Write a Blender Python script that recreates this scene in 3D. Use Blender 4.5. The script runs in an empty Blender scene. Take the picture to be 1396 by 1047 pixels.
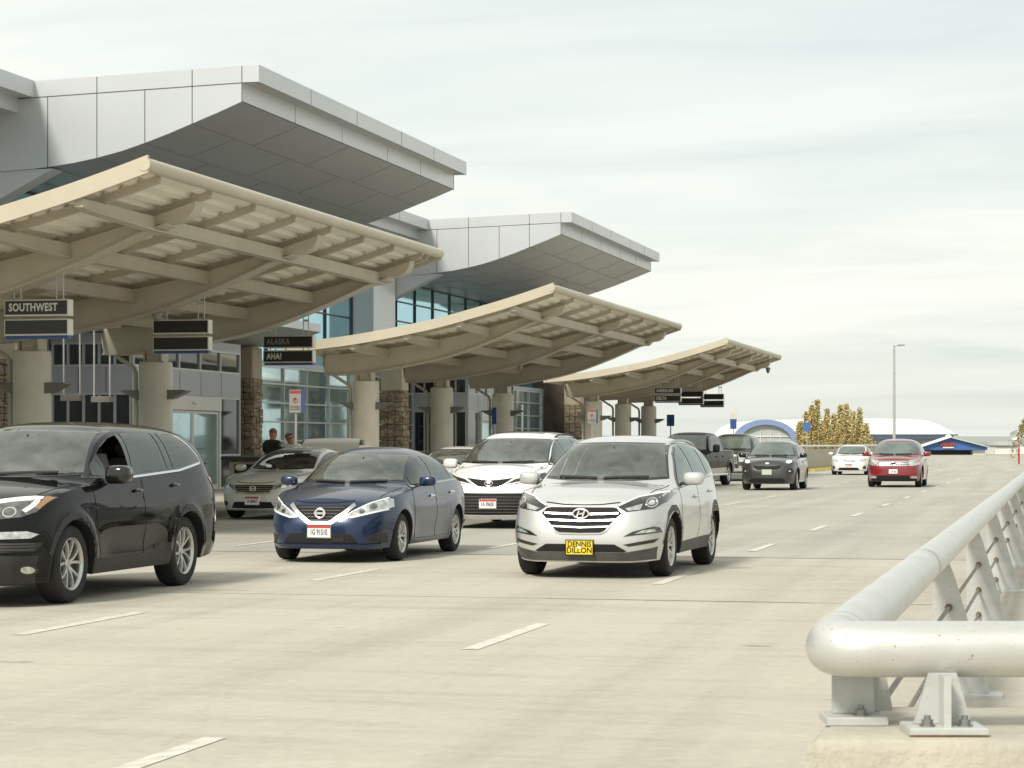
import bpy, bmesh, math, random
from mathutils import Vector, Matrix
from mathutils.bvhtree import BVHTree
C = bpy.context.scene.collection
SC = bpy.context.scene
PI = math.pi
rad = math.radians
random.seed(7)

# world axes: Y runs along the roadway away from the viewer, X to the right, origin on the road under the viewer
YAW = rad(13.63)
FPX = 3100.0          # focal length in pixels of the 1396 px wide photograph
cam_d = bpy.data.cameras.new('camera'); cam = bpy.data.objects.new('camera', cam_d); C.objects.link(cam)
cam_d.sensor_width = 36.0
cam_d.lens = FPX / 1396.0 * 36.0
cam_d.shift_y = (604 - 523.5) / 1396.0
cam_d.clip_start = 0.1
cam_d.clip_end = 9000
cam_d.dof.use_dof = True; cam_d.dof.focus_distance = 32.0; cam_d.dof.aperture_fstop = 16.0
cam.location = (0, 0, 1.55)
cam.rotation_euler = (PI / 2, 0, YAW)
SC.camera = cam

# ------------------------------------------------------------------ materials
def nd(nt, t, **kw):
    n = nt.nodes.new(t)
    for k, v in kw.items():
        setattr(n, k, v)
    return n

def ramp(nt, fac, stops):
    r = nd(nt, 'ShaderNodeValToRGB')
    el = r.color_ramp.elements
    while len(el) < len(stops):
        el.new(0.5)
    for e, (p, c) in zip(el, stops):
        e.position = p
        e.color = (c[0], c[1], c[2], 1) if hasattr(c, '__len__') else (c, c, c, 1)
    nt.links.new(fac, r.inputs[0])
    return r.outputs[0]

def noise(nt, vec, scale, detail=4, rough=.55, dist=0.0):
    n = nd(nt, 'ShaderNodeTexNoise')
    n.inputs['Scale'].default_value = scale
    n.inputs['Detail'].default_value = detail
    n.inputs['Roughness'].default_value = rough
    n.inputs['Distortion'].default_value = dist
    if vec is not None:
        nt.links.new(vec, n.inputs['Vector'])
    return n.outputs['Fac']

def mapping(nt, vec, scale=(1, 1, 1), loc=(0, 0, 0), rot=(0, 0, 0)):
    m = nd(nt, 'ShaderNodeMapping')
    m.inputs['Scale'].default_value = scale
    m.inputs['Location'].default_value = loc
    m.inputs['Rotation'].default_value = rot
    nt.links.new(vec, m.inputs['Vector'])
    return m.outputs[0]

def mixc(nt, fac, a, b, mode='MIX'):
    m = nd(nt, 'ShaderNodeMix', data_type='RGBA', blend_type=mode)
    for sock, v in ((m.inputs[0], fac), (m.inputs[6], a), (m.inputs[7], b)):
        if isinstance(v, (int, float)):
            sock.default_value = v
        elif hasattr(v, '__len__'):
            sock.default_value = (v[0], v[1], v[2], 1)
        else:
            nt.links.new(v, sock)
    return m.outputs[2]

MATS = {}
def mat(name, col=(.5, .5, .5), rough=.5, metal=0.0, var=0.0, vscale=3.0, bump=0.0, bscale=40.0, coat=0.0, coat_rough=.03, ior=1.5, spec=.5, emit=0.0, stretch=(1, 1, 1)):
    m = bpy.data.materials.new(name); m.use_nodes = True
    nt = m.node_tree
    b = nt.nodes['Principled BSDF']
    b.inputs['Base Color'].default_value = (col[0], col[1], col[2], 1)
    b.inputs['Roughness'].default_value = rough
    b.inputs['Metallic'].default_value = metal
    b.inputs['IOR'].default_value = ior
    b.inputs['Specular IOR Level'].default_value = spec
    b.inputs['Coat Weight'].default_value = coat
    b.inputs['Coat Roughness'].default_value = coat_rough
    if emit:
        b.inputs['Emission Color'].default_value = (col[0], col[1], col[2], 1)
        b.inputs['Emission Strength'].default_value = emit
    if var or bump:
        tc = nd(nt, 'ShaderNodeNewGeometry')
        vec = mapping(nt, tc.outputs['Position'], stretch)
        if var:
            f = noise(nt, vec, vscale, 5)
            lo = [max(0, c * (1 - var)) for c in col]; hi = [min(1, c * (1 + var)) for c in col]
            nt.links.new(ramp(nt, f, [(.3, lo), (.7, hi)]), b.inputs['Base Color'])
        if bump:
            bn = nd(nt, 'ShaderNodeBump')
            bn.inputs['Strength'].default_value = bump
            bn.inputs['Distance'].default_value = .02
            nt.links.new(noise(nt, vec, bscale, 3), bn.inputs['Height'])
            nt.links.new(bn.outputs[0], b.inputs['Normal'])
    MATS[name] = m
    return m

def paint(name, col, metal=.0, rough=.35, coat=1.0, dust=.12):
    """car paint: base, clear coat and a thin uneven film of dust"""
    m = bpy.data.materials.new(name); m.use_nodes = True
    nt = m.node_tree; b = nt.nodes['Principled BSDF']
    tc = nd(nt, 'ShaderNodeTexCoord')
    n1 = noise(nt, tc.outputs['Object'], 2.2, 6)
    d = ramp(nt, n1, [(.35, 0.0), (.8, 1.0)])
    mm = nd(nt, 'ShaderNodeMath', operation='MULTIPLY'); mm.inputs[1].default_value = dust
    nt.links.new(d, mm.inputs[0])
    nt.links.new(mixc(nt, mm.outputs[0], col, (.30, .28, .23)), b.inputs['Base Color'])
    b.inputs['Metallic'].default_value = metal
    b.inputs['Roughness'].default_value = rough
    b.inputs['Coat Weight'].default_value = coat
    b.inputs['Coat Roughness'].default_value = .04
    MATS[name] = m
    return m

# ------------------------------------------------------------------ mesh collector
class MB:
    def __init__(s): s.v = []; s.f = []; s.mi = []; s.cur = 0
    def add(s, vs, fs):
        o = len(s.v); s.v += [tuple(p) for p in vs]
        s.f += [tuple(i + o for i in f) for f in fs]; s.mi += [s.cur] * len(fs)
    def box(s, x0, x1, y0, y1, z0, z1):
        s.add([(x0, y0, z0), (x1, y0, z0), (x1, y1, z0), (x0, y1, z0), (x0, y0, z1), (x1, y0, z1), (x1, y1, z1), (x0, y1, z1)],
              [(0, 3, 2, 1), (4, 5, 6, 7), (0, 1, 5, 4), (1, 2, 6, 5), (2, 3, 7, 6), (3, 0, 4, 7)])
    def bbox(s, x0, x1, y0, y1, z0, z1, b=.01):
        """box with bevelled vertical and top edges"""
        def ring(i, z): return [(x0 + i + b, y0 + i, z), (x1 - i - b, y0 + i, z), (x1 - i, y0 + i + b, z), (x1 - i, y1 - i - b, z), (x1 - i - b, y1 - i, z), (x0 + i + b, y1 - i, z), (x0 + i, y1 - i - b, z), (x0 + i, y0 + i + b, z)]
        s.loft([ring(0, z0), ring(0, z1 - b), ring(b, z1)], True, True)
    def loft(s, rings, cap0=False, cap1=False, closed=True):
        n = len(rings[0]); vs = [p for r in rings for p in r]; fs = []
        for i in range(len(rings) - 1):
            for j in range(n if closed else n - 1):
                a = i * n + j; b = i * n + (j + 1) % n
                fs.append((a, b, b + n, a + n))
        if cap0: fs.append(tuple(range(n - 1, -1, -1)))
        if cap1: fs.append(tuple((len(rings) - 1) * n + j for j in range(n)))
        s.add(vs, fs)
    def bar(s, p, q, w, h, up=(0, 0, 1)):
        """rectangular bar from p to q; w across, h along up"""
        p = Vector(p); q = Vector(q); d = (q - p).normalized(); up = Vector(up)
        if abs(d.dot(up)) > .98: up = Vector((0, 1, 0))
        a = d.cross(up).normalized(); b = a.cross(d)
        r = [a * (-w / 2) - b * (h / 2), a * (w / 2) - b * (h / 2), a * (w / 2) + b * (h / 2), a * (-w / 2) + b * (h / 2)]
        s.loft([[p + k for k in r], [q + k for k in r]], True, True)
    def tube(s, pts, r, n=12, cap=True):
        pts = [Vector(p) for p in pts]; rings = []
        rr = r if hasattr(r, '__len__') else [r] * len(pts)
        a = None
        for i, p in enumerate(pts):
            d = ((pts[min(i + 1, len(pts) - 1)] - p).normalized() + (p - pts[max(i - 1, 0)]).normalized()).normalized()
            if a is None:
                up = Vector((0, 0, 1)) if abs(d.z) < .9 else Vector((0, 1, 0))
                a = d.cross(up).normalized()
            else:
                a = (a - d * a.dot(d)).normalized()
            b = a.cross(d)
            rings.append([p + (a * math.cos(2 * PI * k / n) + b * math.sin(2 * PI * k / n)) * rr[i] for k in range(n)])
        s.loft(rings, cap, cap)
    def lathe(s, prof, n=24, c=(0, 0, 0), axis='z', cap=False):
        rings = []
        for k in range(n):
            t = 2 * PI * k / n; ring = []
            for r, h in prof:
                a, b = r * math.cos(t), r * math.sin(t)
                q = (a, b, h) if axis == 'z' else (a, h, b)
                ring.append((c[0] + q[0], c[1] + q[1], c[2] + q[2]))
            rings.append(ring)
        rings.append(rings[0])
        s.loft(rings, False, False, closed=False)
    def prism(s, poly, f0, f1):
        """poly: list of 2D points; f0, f1 map a 2D point to 3D (the two faces)"""
        s.loft([[f0(p) for p in poly], [f1(p) for p in poly]], True, True)
    def grid(s, rows):
        n = len(rows[0]); vs = [p for r in rows for p in r]; fs = []
        for i in range(len(rows) - 1):
            for j in range(n - 1):
                a = i * n + j
                fs.append((a, a + 1, a + n + 1, a + n))
        s.add(vs, fs)
    def blob(s, c, r, nu=14, nv=9, e=1.0):
        vs = []; fs = []
        sg = lambda x: math.copysign(abs(x) ** e, x)
        for i in range(nv + 1):
            la = -PI / 2 + PI * i / nv
            for j in range(nu):
                lo = 2 * PI * j / nu
                vs.append((c[0] + r[0] * sg(math.cos(la)) * sg(math.cos(lo)), c[1] + r[1] * sg(math.cos(la)) * sg(math.sin(lo)), c[2] + r[2] * sg(math.sin(la))))
        for i in range(nv):
            for j in range(nu):
                fs.append((i * nu + j, i * nu + (j + 1) % nu, (i + 1) * nu + (j + 1) % nu, (i + 1) * nu + j))
        s.add(vs, fs)
    def build(s, name, m, parent=None, smooth=True, ang=35, loc=None, fix=True):
        me = bpy.data.meshes.new(name)
        me.from_pydata(s.v, [], s.f)
        ms = m if isinstance(m, (list, tuple)) else [m]
        for x in ms: me.materials.append(MATS[x] if isinstance(x, str) else x)
        if len(ms) > 1:
            me.polygons.foreach_set('material_index', s.mi)
        if fix:
            bm = bmesh.new(); bm.from_mesh(me)
            bmesh.ops.remove_doubles(bm, verts=bm.verts, dist=1e-5)
            bmesh.ops.recalc_face_normals(bm, faces=bm.faces)
            bm.to_mesh(me); bm.free()
        me.polygons.foreach_set('use_smooth', [smooth] * len(me.polygons))
        if smooth: me.set_sharp_from_angle(angle=rad(ang))
        o = bpy.data.objects.new(name, me); C.objects.link(o)
        if parent is not None: o.parent = parent
        if loc is not None: o.location = loc
        return o

def tag(o, label=None, cat=None, group=None, kind=None):
    if label: o['label'] = label
    if cat: o['category'] = cat
    if group: o['group'] = group
    if kind: o['kind'] = kind
    return o

def empty(name, loc, rz=0, label=None, cat=None, group=None):
    o = bpy.data.objects.new(name, None); C.objects.link(o)
    o.location = loc; o.rotation_euler = (0, 0, rz); o.empty_display_size = .2
    return tag(o, label, cat, group)

def copy_tree(o, parent=None):
    c = o.copy(); C.objects.link(c)
    if parent is not None: c.parent = parent
    for ch in [x for x in bpy.data.objects if x.parent == o]:
        copy_tree(ch, c)
    return c

def text_mesh(txt, size, name, m, parent, M, depth=.004, bold=0.0, xs=1.0, align='CENTER', space=1.0):
    """lettering as a solid mesh. M places the text plane (text x -> right, y -> up)"""
    cu = bpy.data.curves.new('lettering_curve', 'FONT'); cu.body = txt; cu.size = size
    cu.align_x = align; cu.align_y = 'CENTER'; cu.extrude = depth; cu.offset = bold; cu.space_character = space
    cu.resolution_u = 3
    t = bpy.data.objects.new('lettering_curve', cu); C.objects.link(t)
    dg = bpy.context.evaluated_depsgraph_get(); dg.update()
    me = bpy.data.meshes.new_from_object(t.evaluated_get(dg))
    me.name = name
    bpy.data.objects.remove(t); bpy.data.curves.remove(cu)
    me.transform(Matrix.Scale(xs, 4, (1, 0, 0))); me.transform(M)
    me.materials.clear(); me.materials.append(MATS[m])
    o = bpy.data.objects.new(name, me); C.objects.link(o); o.parent = parent
    return o

def frame_mat(origin, xdir, ydir):
    x = Vector(xdir).normalized(); y = Vector(ydir).normalized(); z = x.cross(y)
    M = Matrix((x, y, z)).transposed().to_4x4(); M.translation = Vector(origin)
    return M

def pchip(pts):
    """monotone cubic through (x, y) points"""
    pts = sorted(pts); X = [p[0] for p in pts]; Y = [p[1] for p in pts]; n = len(X)
    h = [X[i + 1] - X[i] for i in range(n - 1)]; d = [(Y[i + 1] - Y[i]) / h[i] for i in range(n - 1)]
    m = [0.0] * n
    if n > 2:
        for i in range(1, n - 1):
            if d[i - 1] * d[i] > 0:
                w1 = 2 * h[i] + h[i - 1]; w2 = h[i] + 2 * h[i - 1]
                m[i] = (w1 + w2) / (w1 / d[i - 1] + w2 / d[i])
    m[0] = d[0]; m[-1] = d[-1]
    def f(x):
        if x <= X[0]: return Y[0]
        if x >= X[-1]: return Y[-1]
        i = 0
        while x > X[i + 1]: i += 1
        t = (x - X[i]) / h[i]
        return (Y[i] * (1 + 2 * t) * (1 - t) ** 2 + m[i] * h[i] * t * (1 - t) ** 2 + Y[i + 1] * t * t * (3 - 2 * t) + m[i + 1] * h[i] * t * t * (t - 1))
    return f

def lin(pts):
    pts = sorted(pts)
    def f(x):
        if x <= pts[0][0]: return pts[0][1]
        for (a, b), (c, d) in zip(pts, pts[1:]):
            if x <= c: return b + (d - b) * (x - a) / (c - a)
        return pts[-1][1]
    return f

def sstep(a, b, x):
    t = min(1, max(0, (x - a) / (b - a))); return t * t * (3 - 2 * t)

# ------------------------------------------------------------------ sky and light
SUN_EL, SUN_AZ = rad(42), rad(197)      # azimuth of the sun, clockwise from +Y: behind the viewer, a little to the left
w = bpy.data.worlds.new('World'); SC.world = w; w.use_nodes = True
nt = w.node_tree; bg = nt.nodes['Background']
sky = nd(nt, 'ShaderNodeTexSky', sky_type='NISHITA')
sky.sun_disc = False; sky.sun_elevation = SUN_EL; sky.sun_rotation = SUN_AZ
sky.air_density = 1.0; sky.dust_density = 1.5
tc = nd(nt, 'ShaderNodeTexCoord')
sep = nd(nt, 'ShaderNodeSeparateXYZ'); nt.links.new(tc.outputs['Generated'], sep.inputs[0])
zc_ = nd(nt, 'ShaderNodeMath', operation='MAXIMUM'); nt.links.new(sep.outputs[2], zc_.inputs[0]); zc_.inputs[1].default_value = 0.0
den = nd(nt, 'ShaderNodeMath', operation='ADD'); nt.links.new(zc_.outputs[0], den.inputs[0]); den.inputs[1].default_value = .16
cloud_xy = []
for k in (0, 1):
    dv = nd(nt, 'ShaderNodeMath', operation='DIVIDE'); nt.links.new(sep.outputs[k], dv.inputs[0]); nt.links.new(den.outputs[0], dv.inputs[1]); cloud_xy.append(dv)
cmb = nd(nt, 'ShaderNodeCombineXYZ'); nt.links.new(cloud_xy[0].outputs[0], cmb.inputs[0]); nt.links.new(cloud_xy[1].outputs[0], cmb.inputs[1])
v1 = mapping(nt, cmb.outputs[0], (.75, 2.3, 1), (3.1, .7, 0), (0, 0, YAW + .06))
n1 = noise(nt, v1, 1.5, 9, .60, .45)
v2 = mapping(nt, cmb.outputs[0], (.5, 1.1, 1), (8.2, 4.4, 0), (0, 0, YAW - .1))
n2 = noise(nt, v2, .62, 4, .5, .2)
cl = ramp(nt, n1, [(.28, (5.5, 5.75, 5.55)), (.42, (6.1, 6.3, 6.0)), (.54, (6.5, 6.62, 6.25)), (.70, (6.85, 6.88, 6.45))])
c2_ = ramp(nt, n2, [(.34, (.94, .955, .945)), (.62, (1.04, 1.035, 1.02))])
cloud = mixc(nt, 1.0, cl, c2_, 'MULTIPLY')
dt = nd(nt, 'ShaderNodeVectorMath', operation='DOT_PRODUCT'); nt.links.new(tc.outputs['Generated'], dt.inputs[0]); dt.inputs[1].default_value = Vector((-.75, .55, .35)).normalized()
cloud = mixc(nt, 1.0, cloud, ramp(nt, dt.outputs['Value'], [(.55, (.97, .985, .975)), (.92, (1.13, 1.12, 1.09))]), 'MULTIPLY')
gap = ramp(nt, n2, [(.30, .22), (.60, .04)])
nt.links.new(mixc(nt, gap, cloud, sky.outputs[0]), bg.inputs['Color'])
bg.inputs['Strength'].default_value = .09

sun_d = bpy.data.lights.new('sun', 'SUN'); sun = bpy.data.objects.new('sun', sun_d); C.objects.link(sun)
sun_d.energy = 2.3; sun_d.angle = rad(11); sun_d.color = (1, .95, .86)
sd = Vector((math.sin(SUN_AZ) * math.cos(SUN_EL), math.cos(SUN_AZ) * math.cos(SUN_EL), math.sin(SUN_EL)))
sun.rotation_euler = (-sd).to_track_quat('-Z', 'Y').to_euler()

vs_ = SC.view_settings
SC.display_settings.display_device = 'sRGB'
vs_.view_transform = 'Standard'; vs_.look = 'None'; vs_.gamma = 1.0; vs_.exposure = .70; vs_.use_curve_mapping = False
SC.cycles.max_bounces = 6
SC.cycles.use_denoising = True
# ------------------------------------------------------------------ vehicle materials
mat('tyre', (.018, .0175, .0165), .85, var=.35, vscale=9)
mat('rim_metal', (.55, .55, .53), .32, metal=.9)
mat('rim_dark', (.03, .03, .03), .45, metal=.4)
mat('brake_metal', (.10, .095, .09), .5, metal=.6)
mat('car_glass', (.095, .118, .105), .03, ior=2.1, var=.45, vscale=1.7)
mat('car_glass_dark', (.012, .014, .013), .03, ior=1.75)
mat('black_plastic', (.022, .022, .021), .55, var=.25, vscale=6)
mat('grey_plastic', (.075, .073, .067), .62, var=.25, vscale=5)
mat('gloss_black', (.008, .008, .008), .12, coat=.5)
mat('well_dark', (.012, .012, .012), .9)
mat('grille_dark', (.007, .007, .007), .8)  # flat panels stand for recessed grilles; their shade is put into the colour
mat('seam', (.006, .006, .006), .9)
mat('chrome', (.78, .78, .76), .12, metal=1.0)
mat('satin_chrome', (.50, .50, .485), .30, metal=1.0)
mat('badge', (.74, .74, .72), .25, metal=.45)
mat('lamp_clear', (.62, .63, .60), .10, metal=.65, var=.45, vscale=14, coat=1.0)
mat('lamp_smoke', (.15, .15, .14), .10, metal=.5, var=.6, vscale=16, coat=1.0)
mat('lamp_dark', (.035, .035, .033), .10, metal=.3, var=.5, vscale=14, coat=1.0)
mat('lamp_white', (.86, .87, .84), .2, coat=.6)
mat('lamp_amber', (.42, .22, .09), .2, coat=.8)
mat('lamp_lit', (1.0, .93, .78), .3, emit=1.5)
mat('lamp_red', (.34, .018, .016), .15, coat=1.0)
mat('plate_white', (.74, .74, .72), .45)
mat('plate_red', (.45, .06, .05), .5)
mat('plate_ink', (.03, .035, .09), .5)
mat('plate_yellow', (.80, .58, .02), .5)
mat('plate_black', (.012, .012, .010), .5)
mat('plate_green', (.45, .55, .42), .5)
mat('mirror_glass', (.5, .52, .52), .03, metal=1.0)
mat('seat_cloth', (.26, .245, .215), .9)
paint('paint_black', (.005, .0058, .005), rough=.06, coat=0, dust=.015); MATS['paint_black'].node_tree.nodes['Principled BSDF'].inputs['IOR'].default_value = 1.34
paint('paint_blue', (.006, .020, .066), metal=.3, rough=.3, coat=.6, dust=.04)
paint('paint_silver', (.56, .565, .55), metal=.4, rough=.34, dust=.05)
paint('paint_white', (.80, .79, .76), rough=.35, dust=.05)
paint('paint_grey_beige', (.58, .555, .49), metal=.0, rough=.34, dust=.06)
paint('paint_graphite', (.040, .041, .043), metal=.4, rough=.33, dust=.08)
paint('paint_red', (.235, .010, .017), metal=.2, rough=.3, dust=.06)
paint('paint_tan', (.33, .29, .21), metal=.3, rough=.4, dust=.1)
paint('paint_olive_black', (.005, .0055, .004), rough=.10, coat=0, dust=.01); MATS['paint_olive_black'].node_tree.nodes['Principled BSDF'].inputs['IOR'].default_value = 1.14
paint('paint_dark_green', (.030, .034, .028), metal=.3, rough=.35, dust=.1)

mat('trim_dark', (.030, .029, .027), .7, var=.2, vscale=8)
def shell(name):
    """the same paint outside, a dull lining on the inner side of the sheet"""
    m = MATS[name].copy(); m.name = name + '_shell'; nt = m.node_tree; b = nt.nodes['Principled BSDF']; o = nt.nodes['Material Output']
    g = nd(nt, 'ShaderNodeNewGeometry'); d = nd(nt, 'ShaderNodeBsdfDiffuse'); d.inputs[0].default_value = (.24, .23, .205, 1); x = nd(nt, 'ShaderNodeMixShader')
    nt.links.new(g.outputs['Backfacing'], x.inputs[0]); nt.links.new(b.outputs[0], x.inputs[1]); nt.links.new(d.outputs[0], x.inputs[2]); nt.links.new(x.outputs[0], o.inputs[0]); MATS[m.name] = m
for k in ('paint_black', 'paint_blue', 'paint_silver', 'paint_white', 'paint_grey_beige'): shell(k)
def pane(name, tint, ior, dust=.06):
    m = bpy.data.materials.new(name); m.use_nodes = True; nt = m.node_tree; o = nt.nodes['Material Output']; nt.nodes.remove(nt.nodes['Principled BSDF'])
    t = nd(nt, 'ShaderNodeBsdfTransparent'); t.inputs[0].default_value = (*tint, 1)
    g = nd(nt, 'ShaderNodeBsdfGlossy'); g.inputs['Roughness'].default_value = .0; g.inputs[0].default_value = (.93, 1.0, .96, 1)
    d = nd(nt, 'ShaderNodeBsdfDiffuse'); d.inputs[0].default_value = (.45, .46, .42, 1)
    tc = nd(nt, 'ShaderNodeTexCoord'); n = ramp(nt, noise(nt, tc.outputs['Object'], 2.6, 6, .6, .5), [(.35, dust * .35), (.75, dust * 1.8)])  # beyond real dust, the film puts pale sky reflection into the glass colour
    x0 = nd(nt, 'ShaderNodeMixShader'); nt.links.new(n, x0.inputs[0]); nt.links.new(t.outputs[0], x0.inputs[1]); nt.links.new(d.outputs[0], x0.inputs[2])
    f = nd(nt, 'ShaderNodeFresnel'); f.inputs[0].default_value = ior
    x = nd(nt, 'ShaderNodeMixShader'); nt.links.new(f.outputs[0], x.inputs[0]); nt.links.new(x0.outputs[0], x.inputs[1]); nt.links.new(g.outputs[0], x.inputs[2]); nt.links.new(x.outputs[0], o.inputs[0]); MATS[name] = m
pane('pane_clear', (.62, .72, .66), 2.05, .15); pane('pane_tint', (.22, .24, .23), 1.75, .05)
AX = {'F': (1, 0, 0), 'L': (0, 1, 0), 'R': (0, -1, 0), 'T': (0, 0, 1), 'B': (-1, 0, 0)}

class Car:
    def __init__(s, name, label, cat, t, y, sp, yaw=0.0, group=None):
        s.sp = sp; s.L, s.W, s.wb, s.fo, s.Rw = sp['L'], sp['W'], sp['wb'], sp['fo'], sp['Rw']
        s.xF = s.wb / 2 + s.fo; s.xR = s.xF - s.L
        s.root = empty(name, (t, y, 0), -PI / 2 + yaw, label, cat, group)
        s.paint = sp['paint']; s.cut = sp.get('cut', False); s.cuts = []
        s.pane = {'car_glass': 'pane_clear', 'car_glass_dark': 'pane_tint'} if s.cut else {}
        s.make_body()
    # ---- body shell
    def make_body(s):
        sp = s.sp; xF, xR = s.xF, s.xR; xm = (xF + xR) / 2; a = (xF - xR) / 2; hw = s.W / 2
        nf, nr = sp.get('nf', 7), sp.get('nr', 7)
        zs, zc, crown = pchip(sp['zs']), pchip(sp['zc']), pchip(sp['crown'])
        nose, tail, wp = pchip(sp['nose']), pchip(sp['tail']), pchip(sp['wp'])
        Ra = sp['Ra']; sill = lin(sp['sill']); th = math.tan(rad(sp.get('tumble', 22)))
        ax = (s.wb / 2, -s.wb / 2); Rw = s.Rw; flare = sp.get('flare', .02)
        s.zlow = zs(0) - .12
        s.cowl = max((zc(u + .12) + zc(u - .12) - 2 * zc(u), u) for u in [.8 + .03 * k for k in range(32)])[1]
        s.zedge = lambda u: zs(u) + max(.02, (zc(u) - zs(u) - crown(u))) * .86
        st = set()
        for x0 in ax:
            for k in range(0, 19):
                st.add(round(x0 + Ra * math.cos(PI * k / 18), 4))
            for e in (-1.03, 1.03, -1.1, 1.1): st.add(round(x0 + e * Ra, 4))
        for X in (.90, .92, .94, .952, .964):
            st.add(round(xm + a * X, 4)); st.add(round(xm - a * X, 4))
        base = sorted(st); out = [base[0]]
        for b in base[1:]:
            g = b - out[-1]
            if g > .06:
                k = int(g / .05) + 1
                for i in range(1, k): out.append(out[-1] + g / k)
            if b - out[-1] > .004: out.append(b)
        xs = out[::-1]                      # front to rear
        def arch(x):
            z = sill(xF - x)
            for x0 in ax:
                if abs(x - x0) < Ra: z = max(z, Rw + math.sqrt(Ra * Ra - (x - x0) ** 2))
            return z
        groove = sp.get('groove', [])
        def sidept(xref, Yn, z):
            X = (xref - xm) / a
            if X > 0: x = xref + nose(z) * sstep(.5, 1.0, X)
            else: x = xref - tail(z) * sstep(.5, 1.0, -X)
            y = hw * wp(z) * Yn
            for x0 in ax:
                d = math.hypot(x - x0, z - Rw)
                if z > .1: y += flare * math.exp(-((d - Ra) / .085) ** 2) * (1 if d > Ra * .9 else 0) * min(1, Yn * 1.2 - .2 if Yn > .5 else 0)
            mid = sstep(ax[0] - Ra, ax[0] - Ra - .45, x) * sstep(ax[1] + Ra, ax[1] + Ra + .45, x)
            for z0, wz, dep in groove:
                y -= dep * mid * math.exp(-((z - z0) / wz) ** 2)
            return (x, y, z)
        def Yof(X): return (1 - min(1, abs(X)) ** (nf if X > 0 else nr)) ** (1 / (nf if X > 0 else nr))
        NR, M = 15, 22
        cols = []                          # each: dict rows -> points
        for x in xs:
            X = (x - xm) / a; Yn = Yof(X); zb = arch(x); ztop = zs(xF - x)
            side = [sidept(x, Yn, zb + (ztop - zb) * (i / NR)) for i in range(NR + 1)]
            xx, ys, z0 = side[-1]
            H = max(.004, zc(xF - xx) - z0); cr = crown(xF - xx)
            n = 2.3 + (sp.get('nc', 4.6) - 2.3) * sstep(.12, .42, H)
            tm = min(.45, th * H / ys)
            fine = []
            for k in range(121):
                ph = PI / 2 * k / 120; zf = math.sin(ph) ** (2 / n); yf = max(0, math.cos(ph)) ** (2 / n) if k < 120 else 0
                y = ys * yf * (1 - tm * zf)
                fine.append((y, z0 + (H - min(cr, H * .8) * (y / ys) ** 2) * zf))
            acc = [0]
            for p, q in zip(fine, fine[1:]): acc.append(acc[-1] + math.hypot(q[0] - p[0], q[1] - p[1]))
            sec = []
            j = 0
            for k in range(1, M + 1):
                tl = acc[-1] * k / M
                while j < 119 and acc[j + 1] < tl: j += 1
                f = (tl - acc[j]) / max(1e-9, acc[j + 1] - acc[j])
                sec.append((xx, fine[j][0] + (fine[j + 1][0] - fine[j][0]) * f, fine[j][1] + (fine[j + 1][1] - fine[j][1]) * f))
            sec[-1] = (xx, 0, sec[-1][2])
            bx, by, bz = side[0]
            well = [(bx, max(.0, by - .34), bz + .015), (bx, max(0, by - .035), bz + .004)]
            cols.append((well, side, sec))
        v = []; f = []; mi = []
        def put(p): v.append(p); return len(v) - 1
        idx = [([put(p) for p in w_], [put(p) for p in sd_], [put(p) for p in se_]) for w_, sd_, se_ in cols]
        strips = [w_ + sd_ + se_ for w_, sd_, se_ in idx]
        for A, B in zip(strips, strips[1:]):
            for k in range(len(A) - 1):
                f.append((A[k], A[k + 1], B[k + 1], B[k])); mi.append(1 if k < 2 else 0)
        # front and rear faces
        for end in (0, -1):
            w_, sd_, se_ = idx[end]; wc, sc, sec = cols[end]
            X0 = (xs[end] - xm) / a; Y0 = Yof(X0); nn = nf if end == 0 else nr
            ztf = zs(0 if end == 0 else s.L); zcf = zc(0 if end == 0 else s.L)
            prevW, prevS, prevT = w_, sd_, None
            y_sh = sc[-1][1]; topsprev = sd_[-1]
            for k in range(1, M + 1):
                fr = sec[k - 1][1] / y_sh; Yn = Y0 * fr
                Xn = (1 - Yn ** nn) ** (1 / nn); xr = xm + (a * Xn if end == 0 else -a * Xn)
                zt = ztf + (zcf - ztf) * (1 - fr * fr) ; zb = sill(0 if end == 0 else s.L) + sp.get('lipc', 0) * (1 - fr)
                pts = [sidept(xr, Yn, zb + (zt - zb) * (i / NR)) for i in range(NR + 1)]
                S_ = [put(p) for p in pts]
                W_ = [put((pts[0][0] - (.3 if end == 0 else -.3), pts[0][1], zb + .015)), put((pts[0][0] - (.03 if end == 0 else -.03), pts[0][1], zb + .004))]
                A = prevW + prevS; B = W_ + S_
                for i in range(len(A) - 1):
                    q = (A[i], B[i], B[i + 1], A[i + 1]) if end == 0 else (A[i], A[i + 1], B[i + 1], B[i])
                    f.append(q); mi.append(1 if i < 2 else 0)
                # tie the top row to the section row of the last station
                a0 = sd_[-1] if k == 1 else se_[k - 2]
                f.append((a0, prevS[-1], S_[-1], se_[k - 1]) if a0 != prevS[-1] else (a0, S_[-1], se_[k - 1])); mi.append(0)
                prevW, prevS = W_, S_
        n = len(v)
        v2 = v + [(x, -y, z) for x, y, z in v]; f2 = f + [tuple(i + n for i in q[::-1]) for q in f]; mi2 = mi + mi
        me = bpy.data.meshes.new('body'); me.from_pydata(v2, [], f2)
        me.materials.append(MATS[s.paint + '_shell'] if s.cut else MATS[s.paint]); me.materials.append(MATS['well_dark'])
        me.polygons.foreach_set('material_index', mi2)
        bm = bmesh.new(); bm.from_mesh(me)
        bmesh.ops.remove_doubles(bm, verts=bm.verts, dist=2e-4)
        bmesh.ops.recalc_face_normals(bm, faces=bm.faces)
        bm.normal_update()
        s.bvh = BVHTree.FromBMesh(bm)
        bm.to_mesh(me); bm.free()
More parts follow.
